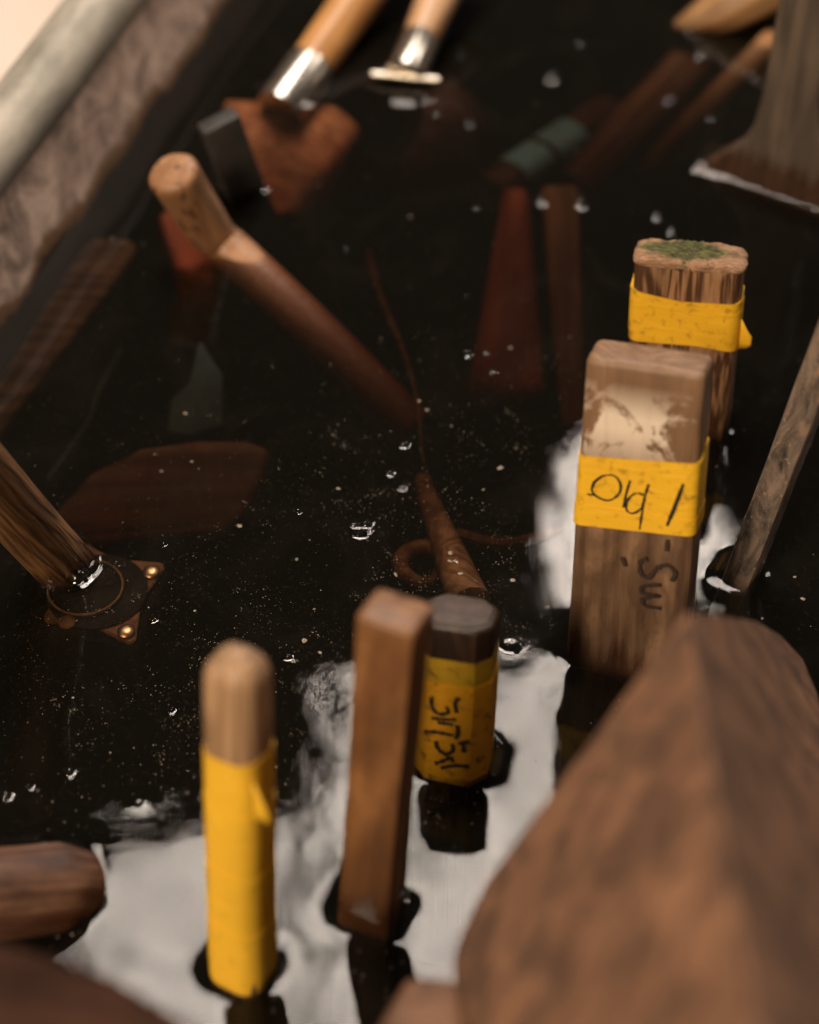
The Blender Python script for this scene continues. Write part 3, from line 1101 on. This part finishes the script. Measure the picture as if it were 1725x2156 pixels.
blk = [p + (p - ctr) * 0.02 + Vector((0, 0, -0.003)) for p in cor] + [p + (p - ctr) * 0.1 + Vector((0.01, 0, -0.06)) for p in cor]
oo = hull_obj('block', blk, m_pit, 0.003, t)

# ------------------------------------------------------------------ 13. log end at lower left
M, L = frame_pts(un(150, 1864, 0.002), un(-160, 1900, 0.024), 0)
sec = circ(0.0162, 30)
m13 = wood('reddish blotched log', (0.22, 0.115, 0.068), (0.09, 0.036, 0.019), 40, 20, 0.6, 0.008, (2, 5, 8), 0.95, 0.3)
v, f = loft(stick_rings(sec, -0.008, L, 0.003, 3, lambda z: (min(1, 0.72 + (z + 0.008) * 22), min(1, 0.72 + (z + 0.008) * 22)), 0.0012, 0, 0.003, 51))
o = mesh_obj('log', v, f, m13, None, M, 50)
tag(o, 'thick reddish-brown log end lying half sunk at the lower left edge', 'log')
MENISCUS.append((np.array([(un(u, v_).x, un(u, v_).y) for u, v_ in ((-40, 1795), (90, 1772), (175, 1790), (190, 1850), (160, 1925), (60, 1965), (-40, 1975))]), 0.0034))

# ------------------------------------------------------------------ 14. dark beam in the bottom left corner
m14 = wood('dark brown beam', (0.055, 0.024, 0.014), (0.030, 0.012, 0.007), 120, 18, 0.9, -1.0, (2, 5, 3), 0.5, 0.2, axis='x')
top_ = [un(-120, 1955, 0.17), un(60, 1996, 0.17), un(240, 2052, 0.17), un(430, 2165, 0.17), un(560, 2260, 0.17)]
btm = [un(-140, 2330, 0.18), un(420, 2420, 0.18)]
pts = top_ + btm + [p + Vector((0, -0.012, -0.035)) for p in top_ + btm]
m14.node_tree.nodes['Principled BSDF'].inputs['Specular IOR Level'].default_value = 0.15
o = hull_obj('wooden_beam', pts, m14, 0.004)
tag(o, 'out-of-focus dark brown beam cutting off the bottom left corner', 'beam')

# ------------------------------------------------------------------ 15. big blurred paddle at lower right
def mottle(nt, ob, c):
    n = noise_tex(nt, mapping(nt, ob, (1, 1, 1), (0.3, 0.9, 0.1)), 52, 5, 0.72, 0.5)
    return mix(nt, maprange(nt, n, 0.45, 0.57, 0, 0.85), c, (0.06, 0.028, 0.015))


m15 = wood('blotchy brown slab', (0.26, 0.125, 0.063), (0.16, 0.074, 0.036), 40, 8, 0.8, -1.0, (2, 5, 3), 0.3, 0.5, contrast=(0.3, 0.7), paint=mottle)
def on_plane(p, q, r, u, v_):
    n = (q - p).cross(r - p)
    d = ray(u, v_)
    return CAM + d * ((p - CAM).dot(n) / d.dot(n))


A_, B_, D_ = un(1446, 1286, 0.190), un(1020, 1862, 0.105), un(1592, 2200, 0.275)
R_ = un(1640, 1332, 0.060)
left = [A_, B_, D_] + [on_plane(A_, B_, D_, u, v_) for u, v_ in ((962, 1985), (950, 2035), (1020, 2330), (1600, 2330))]
right = [on_plane(A_, D_, R_, u, v_) for u, v_ in ((1590, 1304), (1640, 1332), (1690, 1385), (1722, 1460), (1760, 1600), (1960, 2330))]
nl = (B_ - A_).cross(D_ - A_).normalized()
nr = (D_ - A_).cross(R_ - A_).normalized()
dn = -(nl * (1 if nl.z > 0 else -1) + nr * (1 if nr.z > 0 else -1)).normalized()
cs_ = sum(left + right, Vector()) / len(left + right)
down = [p + (cs_ - p) * 0.4 + dn * 0.035 for p in left[1:2] + left[3:5] + right[1:4]]
ridge = []
o = hull_obj('wooden_slab', ridge + left + right + down, m15, 0.0030)
tag(o, 'big blurred brown wooden slab with a ridge filling the lower right corner', 'slab')

# ------------------------------------------------------------------ 16. small block at the bottom edge
m16 = wood('small orange block', (0.24, 0.115, 0.055), (0.14, 0.062, 0.028), 90, 14, 0.6, -1.0, (6, 5, 1), 0.3, 0.2)
pts = [un(855, 2045, 0.10), un(1060, 2062, 0.10), un(765, 2200, 0.11), un(1100, 2230, 0.11)]
pts += [p + Vector((0.002, -0.01, -0.03)) for p in pts]
o = hull_obj('wooden_block', pts, m16, 0.004)
tag(o, 'small orange-brown wooden corner at the bottom edge left of the slab', 'block')

# ------------------------------------------------------------------ sunken things
m_red = wood('red stained handle', (0.50, 0.15, 0.075), (0.22, 0.06, 0.035), 60, 16, 0.5, -1.0, (1, 1, 1), 0.2, 0.15)
m_brown = wood('soaked brown wood', (0.24, 0.12, 0.055), (0.11, 0.05, 0.022), 130, 20, 0.5, -1.0, (3, 1, 7), 0.3, 0.2)
m_tan = wood('soaked tan wood', (0.34, 0.18, 0.085), (0.17, 0.08, 0.04), 130, 20, 0.5, -1.0, (3, 4, 7), 0.2, 0.2)
m_teal = plain('teal tape', (0.22, 0.48, 0.50), 0.6, 0, 0.2, 120, 0.1)
m_slate = plain('slate scrap', (0.07, 0.13, 0.125), 0.6, 0, 0.4, 40, 0.2)


def sunk_stick(name, a, b_, wd, th, mat, label, cat, yaw=0, tw=(1, 1), rnd=0.45):
    M, L = frame_pts(un(*a), un(*b_), yaw)
    sec = rrect(wd, th, min(wd, th) * rnd, 4)
    tpf = lambda z: (tw[0] + (tw[1] - tw[0]) * min(max(z / L, 0), 1), 1)
    v, f = loft(stick_rings(sec, 0, L, min(wd, th) * 0.4, 4, tpf, 0.0006, 0, 0.012, 60))
    o = mesh_obj(name, v, f, mat, None, M, 40)
    tag(o, label, cat)
    return o, M, L, sec


sunk_stick('sunken_tool', (1085, 430, -0.035), (1066, 850, -0.050), 0.031, 0.022, m_red, 'red-brown tapered handle lying under water in the middle of the trough', 'tool', 8, (0.5, 1.3))
sunk_stick('sunken_lath', (1178, 400, -0.022), (1208, 905, -0.045), 0.018, 0.006, m_brown, 'thin brown slat under water just right of the red-brown handle', 'slat', 20, (1.1, 0.7))
sunk_stick('sunken_tool', (1205, 400, -0.050), (1500, 95, -0.020), 0.028, 0.024, m_brown, 'thick brown handle under water slanting up towards the flared paddle', 'tool', 0)
o, M, L, sec = sunk_stick('sunken_tool', (1030, 405, -0.034), (1300, 225, -0.036), 0.023, 0.018, m_cherry_dark, 'sunken dark handle with two bands of teal tape', 'tool', 0)
for a, b2 in ((0.17, 0.38), (0.42, 0.64)):
    tape('tape', o, sec, lambda x, y, a=a: L * a, lambda x, y, b2=b2: L * b2, m_teal, 0.0006, None, 6)
sunk_stick('sunken_tool', (1360, 360, -0.055), (1640, 75, 0.000), 0.0155, 0.015, m_tan, 'slim orange handle slanting out of the water behind the flared paddle', 'tool', 0)

# curved ladle blade
def sunk_plate(name, pix, z, th, mat, label, cat, bevel=0.002, tilt=0.0):
    P = [un(u, v_, z) for u, v_ in pix]
    c0 = sum(P, Vector()) / len(P)
    M = Matrix.Translation(c0) @ Matrix.Rotation(tilt, 4, 'X') @ Matrix.Rotation(math.radians(-90), 4, 'X')
    Mi = (Matrix.Translation(c0) @ Matrix.Rotation(math.radians(-90), 4, 'X')).inverted()
    q = [Mi @ p for p in P]
    o = extrude_outline(name, [(p.x, p.z) for p in q], 0.0, th, mat, None, M, bevel)
    tag(o, label, cat)
    return o


m_dim = wood('dim soaked board', (0.15, 0.075, 0.035), (0.07, 0.032, 0.015), 110, 16, 0.5, -1.0, (2, 9, 1), 0.5, 0.2, axis='x')
sunk_plate('sunken_paddle', [(100, 1075), (190, 1000), (300, 958), (420, 945), (520, 945), (572, 960), (552, 1010), (505, 1080), (460, 1105), (330, 1115), (200, 1130)], -0.027, 0.014, m_dim,
           'curved dark brown paddle blade under water beside the ribbed handle', 'paddle', 0.004, math.radians(17))
sunk_plate('sunken_scrap', [(425, 750), (470, 800), (468, 880), (400, 895), (350, 890), (360, 840), (400, 815)], -0.028, 0.003, m_slate,
           'small faint teal scrap deep under water below the tan stick', 'scrap', 0.001, math.radians(24))
sunk_plate('sunken_block', [(330, 445), (400, 425), (470, 520), (450, 585), (370, 560)], -0.016, 0.03, m_red,
           'dark red block end under water below the tan stick tip', 'block', 0.004)

m_board = wood('grey-brown soaked board', (0.13, 0.072, 0.040), (0.05, 0.026, 0.014), 60, 16, 0.5, -1.0, (2, 3, 1), 0.4, 0.2, axis='x')
sunk_plate('sunken_board', [(-60, 800), (0, 728), (90, 622), (175, 522), (205, 508), (275, 510), (292, 526), (230, 610), (110, 758), (0, 892), (-60, 965)], -0.018, 0.012, m_board,
           'grey-brown board under water lying along the left wall', 'board', 0.003, math.radians(3))

# hook with a ring
Mh = Matrix.Translation(un(885, 1188, -0.026))
hook = empty('sunken_hook', Mh, 'brown hooked piece with a ring eye under water behind the dark handle', 'hook')
ringp = []
for k in range(33):
    a = 2 * math.pi * k / 32
    ringp.append((0.0085 * math.cos(a), 0.0105 * math.sin(a), 0.001 * math.sin(2 * a)))
tube('ring', ringp, [0.0022 + 0.0016 * (0.5 + 0.5 * math.sin(2 * math.pi * k / 32 - 1.2)) for k in range(33)], m_brown, hook, Matrix(), 10, False)
Mi = Mh.inverted()
tube('stem', [Mi @ un(890, 1010, -0.034), Mi @ un(905, 1060, -0.028), Mi @ un(935, 1135, -0.022), Mi @ un(965, 1210, -0.016), Mi @ un(990, 1270, -0.014)], [0.004, 0.005, 0.0065, 0.008, 0.009], m_brown, hook, Matrix(), 12)
tube('arm', [Mi @ un(960, 1125, -0.03), Mi @ un(1040, 1145, -0.032), Mi @ un(1110, 1140, -0.034), Mi @ un(1180, 1115, -0.036)], [0.003, 0.003, 0.0028, 0.002], m_brown, hook, Matrix(), 8)

o = tube('wire', [un(776, 530, -0.036), un(800, 620, -0.032), un(848, 735, -0.028), un(880, 850, -0.026), un(888, 950, -0.03), un(905, 1010, -0.036)], [0.0018, 0.0015, 0.0009, 0.0006, 0.0006, 0.0006], m_brown, None, None, 8)
tag(o, 'thin brown wire curving down under water from the middle to the hook', 'wire')
o = tube('rod', [un(255, 735, -0.035), un(205, 830, -0.035), un(185, 890, -0.035), un(100, 1010, -0.035)], 0.0012, m_slate, None, None, 8)
tag(o, 'thin faint rod under water along the foot of the left wall', 'rod')

# wood under water has next to no gloss of its own
for m_ in (m_red, m_brown, m_tan, m_dim, m_board, m_cherry, m_cherry_dark, m_teal, m_slate, m_brass, m_pit):
    m_.node_tree.nodes['Principled BSDF'].inputs['Specular IOR Level'].default_value = 0.04

# ------------------------------------------------------------------ bubbles
BUB = [
    (850, 935, 12, 'bubble above the pair in the middle of the water'),
    (820, 997, 9, 'left bubble of the close pair in the middle'),
    (846, 1027, 9, 'right lower bubble of the close pair in the middle'),
    (757, 1120, 17, 'largest bubble of the clump in the middle of the water'),
    (772, 1104, 11, 'upper bubble of the clump in the middle of the water'),
    (746, 1105, 9, 'left bubble of the clump in the middle of the water'),
    (777, 1119, 7, 'right bubble of the clump in the middle of the water'),
    (345, 1147, 6, 'tiny bubble up and right of the screwed plate'),
    (323, 1305, 8, 'small bubble just right of the screwed plate'),
    (606, 1383, 9, 'small bubble right of the round-topped taped stick'),
    (360, 1495, 9, 'small bubble left of the round-topped taped stick'),
    (145, 1625, 12, 'largest of three bubbles on dark water at the left edge'),
    (12, 1675, 13, 'bubble touching the left edge above the log end'),
    (62, 1657, 8, 'smallest of three bubbles on dark water at the left edge'),
    (166, 1221, 24, 'big glassy bubble clinging to the foot of the ribbed handle'),
    (1074, 1356, 20, 'glassy bubble in a bright ring right of the dark taped handle'),
    (985, 746, 10, 'bubble at the lower end of the red-brown sunken handle'),
    (1024, 742, 5, 'tiny bubble on the red-brown sunken handle'),
    (1038, 782, 7, 'small bubble below the red-brown sunken handle'),
    (1140, 424, 13, 'left bubble of two at the upper end of the sunken slat'),
    (1221, 430, 15, 'right bubble of two at the upper end of the sunken slat'),
    (1162, 165, 18, 'biggest bubble right of the cross-barred ferrule'),
    (1480, 57, 18, 'bubble under the amber wooden end at the top right'),
    (1472, 117, 12, 'bubble below the one under the amber wooden end'),
    (1407, 211, 10, 'bubble over the thick brown sunken handle'),
    (1497, 252, 9, 'bubble left of the flared paddle shoulder'),
    (1382, 455, 11, 'upper bubble of two above the mossy handle'),
    (1414, 485, 11, 'lower bubble of two above the mossy handle'),
    (988, 261, 12, 'bubble between the cross-barred ferrule and the teal bands'),
    (917, 243, 8, 'small bubble below the cross-barred ferrule'),
    (970, 119, 9, 'bubble right of the cross-barred ferrule'),
    (1218, 93, 8, 'small bubble at the top centre right'),
    (730, 122, 8, 'bubble between the two ferruled handles'),
    (835, 220, 8, 'bubble below and left of the steel cross bar'),
    (575, 768, 5, 'tiny bubble left of the slanting sunken shaft'),
    (725, 523, 6, 'tiny bubble right of the tan stick'),
    (1000, 436, 8, 'bubble left of the upper end of the red-brown sunken handle'),
    (293, 1690, 11, 'dark-ringed bubble at the edge of the white reflection above the log'),
    (630, 1078, 6, 'tiny bubble left of the clump in the middle'),
    (960, 1178, 6, 'tiny bubble right of the sunken ring'),
    (1516, 905, 10, 'bubble at the foot of the mossy handle'),
]
m_bub = bpy.data.materials.new('bubble film')
m_bub.use_nodes = True
nt = m_bub.node_tree
nt.nodes.clear()
out = N(nt, 'ShaderNodeOutputMaterial')
tr = N(nt, 'ShaderNodeBsdfTransparent')
gl = N(nt, 'ShaderNodeBsdfGlossy')
gl.inputs['Roughness'].default_value = 0.03
fr = N(nt, 'ShaderNodeFresnel')
fr.inputs['IOR'].default_value = 1.5
mx = N(nt, 'ShaderNodeMixShader')
nt.links.new(fr.outputs[0], mx.inputs[0])
nt.links.new(tr.outputs[0], mx.inputs[1])
nt.links.new(gl.outputs[0], mx.inputs[2])
nt.links.new(mx.outputs[0], out.inputs[0])

prof = [(1.75, 0.0), (1.45, 0.035), (1.25, 0.09), (1.10, 0.18), (1.03, 0.30)]
for k in range(1, 9):
    a = math.radians(18 + 71 * k / 8)
    prof.append((1.04 * math.cos(a), 0.98 * math.sin(a)))
bv, bf = ring_solid(prof, 24)
bf = bf[:-2] + [bf[-1]]
bme = None
bub_w = []
for (u, v_, r, lab) in BUB:
    p = un(u, v_)
    rad = 0.85 * r * (p - CAM).length / FPX
    if bme is None:
        o = mesh_obj('bubble', bv, bf, m_bub, None, None, 60)
        bme = o.data
    else:
        o = bpy.data.objects.new('bubble', bme)
        col.objects.link(o)
    o.location = (p.x, p.y, 0.0022 if 'clinging' in lab else 0.0003)
    sq = random.uniform(0.7, 0.95)
    o.scale = (rad * random.uniform(0.9, 1.1), rad, rad * sq)
    o.rotation_euler = (0, 0, random.uniform(0, 6.28))
    tag(o, 'air ' + lab, 'bubble', 'air bubbles on the water')
    bub_w.append((p.x, p.y, rad))

# ------------------------------------------------------------------ the water sheet
Ti = TM.inverted()


def axis_coords(lo, hi, fa, fb, fine, coarse):
    a = list(np.arange(lo, fa, coarse)) + list(np.arange(fa, fb, fine)) + list(np.arange(fb, hi, coarse)) + [hi]
    return np.array(a)


X = axis_coords(-0.001, TW + 0.001, -0.001, 0.46, 0.00105, 0.01)
Y = axis_coords(-0.001, TL + 0.001, 0.16, 1.0, 0.00105, 0.012)
gx, gy = np.meshgrid(X, Y, indexing='ij')
R = np.array(TM.to_3x3())[:2, :2]
wx = R[0, 0] * gx + R[0, 1] * gy + TM.translation.x
wy = R[1, 0] * gx + R[1, 1] * gy + TM.translation.y
H = np.zeros_like(wx)
# slow ripples
for lam, amp, n in ((0.11, 0.000110, 5), (0.05, 0.000085, 7), (0.026, 0.000022, 8), (0.012, 0.000003, 9)):
    for k in range(n):
        a = rng.uniform(0, 2 * math.pi)
        l = lam * rng.uniform(0.75, 1.3)
        ph = rng.uniform(0, 6.28)
        H += amp * rng.uniform(0.5, 1) / math.sqrt(n) * np.sin(2 * math.pi / l * (np.cos(a) * wx + np.sin(a) * wy) + ph + 1.1 * np.sin(2 * math.pi / (l * 2.7) * (-np.sin(a) * wx + np.cos(a) * wy) + ph * 1.7))
men = np.zeros_like(H)


def poly_dist(px, py, poly):
    """signed distance (negative inside) of points to a polygon"""
    d = np.full(px.shape, 1e9)
    inside = np.zeros(px.shape, bool)
    n = len(poly)
    for i in range(n):
        ax, ay = poly[i]
        bx, by = poly[(i + 1) % n]
        ex, ey = bx - ax, by - ay
        wx_, wy_ = px - ax, py - ay
        t = np.clip((wx_ * ex + wy_ * ey) / (ex * ex + ey * ey + 1e-18), 0, 1)
        d = np.minimum(d, np.hypot(wx_ - ex * t, wy_ - ey * t))
        c = ((ay <= py) & (by > py)) | ((by <= py) & (ay > py))
        with np.errstate(divide='ignore', invalid='ignore'):
            xi = ax + (py - ay) / (by - ay + 1e-18) * ex
        inside ^= c & (px < xi)
    return np.where(inside, -d, d)


def add_men(poly, h, lam=0.0028, reach=0.03):
    lo, hi = poly.min(0) - reach, poly.max(0) + reach
    m = (wx > lo[0]) & (wx < hi[0]) & (wy > lo[1]) & (wy < hi[1])
    if not m.any():
        return
    d = poly_dist(wx[m], wy[m], poly)
    d = np.maximum(d + 0.0009, 0)
    men[m] = np.maximum(men[m], h * np.exp(-d / lam))


for poly, h in MENISCUS:
    add_men(poly, h)
# the wall wets too
men = np.maximum(men, 0.0006 * np.exp(-np.maximum(gx, 0) / 0.0030))
for bx, by, rad in bub_w:
    m = (np.abs(wx - bx) < 0.02) & (np.abs(wy - by) < 0.02)
    d = np.hypot(wx[m] - bx, wy[m] - by) - rad
    men[m] = np.maximum(men[m], 0.00015 * np.exp(-np.abs(d) / 0.002))
H += men
nx_, ny_ = gx.shape
lx, ly = gx.ravel(), gy.ravel()
verts = np.stack([lx, ly, H.ravel()], 1)
idx = np.arange(nx_ * ny_).reshape(nx_, ny_)
quads = np.stack([idx[:-1, :-1].ravel(), idx[1:, :-1].ravel(), idx[1:, 1:].ravel(), idx[:-1, 1:].ravel()], 1)
loop = list(idx[:, 0]) + list(idx[-1, 1:]) + list(idx[-2::-1, -1]) + list(idx[0, -2:0:-1])
nb = len(loop)
base = len(verts)
low = verts[loop].copy()
low[:, 2] = TD - 0.005
verts = np.concatenate([verts, low])
faces = [tuple(q) for q in quads.tolist()]
for k in range(nb):
    a, b2 = loop[k], loop[(k + 1) % nb]
    faces.append((int(b2), int(a), base + k, base + (k + 1) % nb))
faces.append(tuple(base + k for k in range(nb - 1, -1, -1)))
me = bpy.data.meshes.new('water')
me.from_pydata(verts.tolist(), [], faces)
me.shade_smooth()
me.set_sharp_from_angle(angle=math.radians(60))

m_water = bpy.data.materials.new('murky water')
m_water.use_nodes = True
nt = m_water.node_tree
nt.nodes.clear()
out = N(nt, 'ShaderNodeOutputMaterial')
tc = N(nt, 'ShaderNodeTexCoord')
ob = tc.outputs['Object']
fr = N(nt, 'ShaderNodeFresnel')
fr.inputs['IOR'].default_value = 1.34
gl = N(nt, 'ShaderNodeBsdfGlossy')
film = noise_tex(nt, mapping(nt, ob, (1, 0.7, 1), (0.4, 0.1, 0)), 22, 4, 0.55, 1.4)
film_fine = noise_tex(nt, mapping(nt, ob, (1, 1, 1), (0, 0, 0), (0.4, 0.7, 0.6)), 520, 4, 0.75, 0.9)
filmf = maprange(nt, film, 0.50, 0.66)
nt.links.new(math_(nt, 'MULTIPLY_ADD', filmf, 0.045, 0.006), gl.inputs['Roughness'])
bp = N(nt, 'ShaderNodeBump')
bp.inputs['Strength'].default_value = 0.05
bp.inputs['Distance'].default_value = 0.0005
wr = noise_tex(nt, mapping(nt, ob, (1, 0.6, 1), (0.2, 0, 0), (0, 0, 0.5)), 48, 2, 0.4, 1.5)
crease = math_(nt, 'POWER', math_(nt, 'ABSOLUTE', math_(nt, 'SUBTRACT', wr, 0.5)), 0.6)
nt.links.new(math_(nt, 'ADD', noise_tex(nt, ob, 160, 5, 0.7, 0.6), math_(nt, 'MULTIPLY', crease, 0.35)), bp.inputs['Height'])
nt.links.new(bp.outputs[0], gl.inputs['Normal'])
nt.links.new(bp.outputs[0], fr.inputs['Normal'])
tr = N(nt, 'ShaderNodeBsdfTransparent')
mx = N(nt, 'ShaderNodeMixShader')
nt.links.new(fr.outputs[0], mx.inputs[0])
nt.links.new(tr.outputs[0], mx.inputs[1])
nt.links.new(gl.outputs[0], mx.inputs[2])
# thin skin of floating dust, plus an even brown veil painted for murk haze
df = N(nt, 'ShaderNodeBsdfDiffuse')
df.inputs['Color'].default_value = (0.30, 0.255, 0.18, 1)
skin = math_(nt, 'MULTIPLY_ADD', maprange(nt, film_fine, 0.60, 0.76), 0.06, math_(nt, 'MULTIPLY_ADD', filmf, 0.005, 0.011))
mx2 = N(nt, 'ShaderNodeMixShader')
nt.links.new(skin, mx2.inputs[0])
nt.links.new(mx.outputs[0], mx2.inputs[1])
nt.links.new(df.outputs[0], mx2.inputs[2])
nt.links.new(mx2.outputs[0], out.inputs[0])
va = N(nt, 'ShaderNodeVolumeAbsorption')
va.inputs['Color'].default_value = (0.42, 0.27, 0.19, 1)
va.inputs['Density'].default_value = 46.0
nt.links.new(va.outputs[0], out.inputs['Volume'])
me.materials.append(m_water)
wo = bpy.data.objects.new('water', me)
col.objects.link(wo)
wo.matrix_world = TM
wo['kind'] = 'structure'

# ------------------------------------------------------------------ floating dust
dv, df_ = [], []


def fleck(x, y, r, z=0.0002):
    n = random.choice((5, 6, 7))
    a0 = random.uniform(0, 6.28)
    i0 = len(dv)
    st = random.uniform(0.5, 1.0)
    ca, sa = math.cos(a0), math.sin(a0)
    for k in range(n):
        a = 2 * math.pi * k / n
        q = r * random.uniform(0.65, 1.15)
        px, py = q * math.cos(a), q * math.sin(a) * st
        dv.append((x + px * ca - py * sa, y + px * sa + py * ca, z))
    dv.append((x, y, z + r * random.uniform(0.3, 0.8)))
    for k in range(n):
        df_.append((i0 + k, i0 + (k + 1) % n, i0 + n))


def try_fleck(u, v_, r):
    p = un(u, v_)
    l = Ti @ p
    if 0.008 < l.x < TW and 0 < l.y < TL:
        fleck(p.x, p.y, r)


for k in range(11000):
    if random.random() < 0.6:
        u, v_ = random.gauss(930, 330), random.gauss(1150, 230)
    else:
        u, v_ = random.gauss(420, 300), random.gauss(1430, 190)
    if noise.noise(Vector((u * 0.009, v_ * 0.009, 0))) < random.uniform(-0.35, 0.3):
        continue
    try_fleck(u, v_, min(0.0006, 0.00005 + random.expovariate(1) * 0.00005))
for k in range(95):                     # little drifts of sawdust
    if random.random() < 0.7:
        u, v_ = random.gauss(950, 300), random.gauss(1180, 200)
    else:
        u, v_ = random.uniform(100, 1100), random.gauss(1500, 150)
    a = random.uniform(0, 3.14)
    for q in range(random.randint(4, 18)):
        e1, e2 = random.gauss(0, 16), random.gauss(0, 5)
        try_fleck(u + e1 * math.cos(a) - e2 * math.sin(a), v_ + e1 * math.sin(a) * 0.6 + e2 * math.cos(a), random.uniform(0.00008, 0.0003))
for k in range(45):                     # single larger chips
    try_fleck(random.gauss(900, 420), random.gauss(1150, 330), random.uniform(0.0006, 0.0015))
for k in range(420):
    try_fleck(random.gauss(620, 330), random.gauss(1850, 190), random.uniform(0.00012, 0.0005))
for k in range(300):
    try_fleck(random.uniform(0, 1725), random.uniform(0, 2156), random.uniform(0.0001, 0.0004))
m_dust = plain('pale wood dust', (0.30, 0.25, 0.20), 0.7, 0, 0.7, 300, 0)
o = mesh_obj('floating_dust', dv, df_, m_dust, None, None, 0)
o['kind'] = 'stuff'
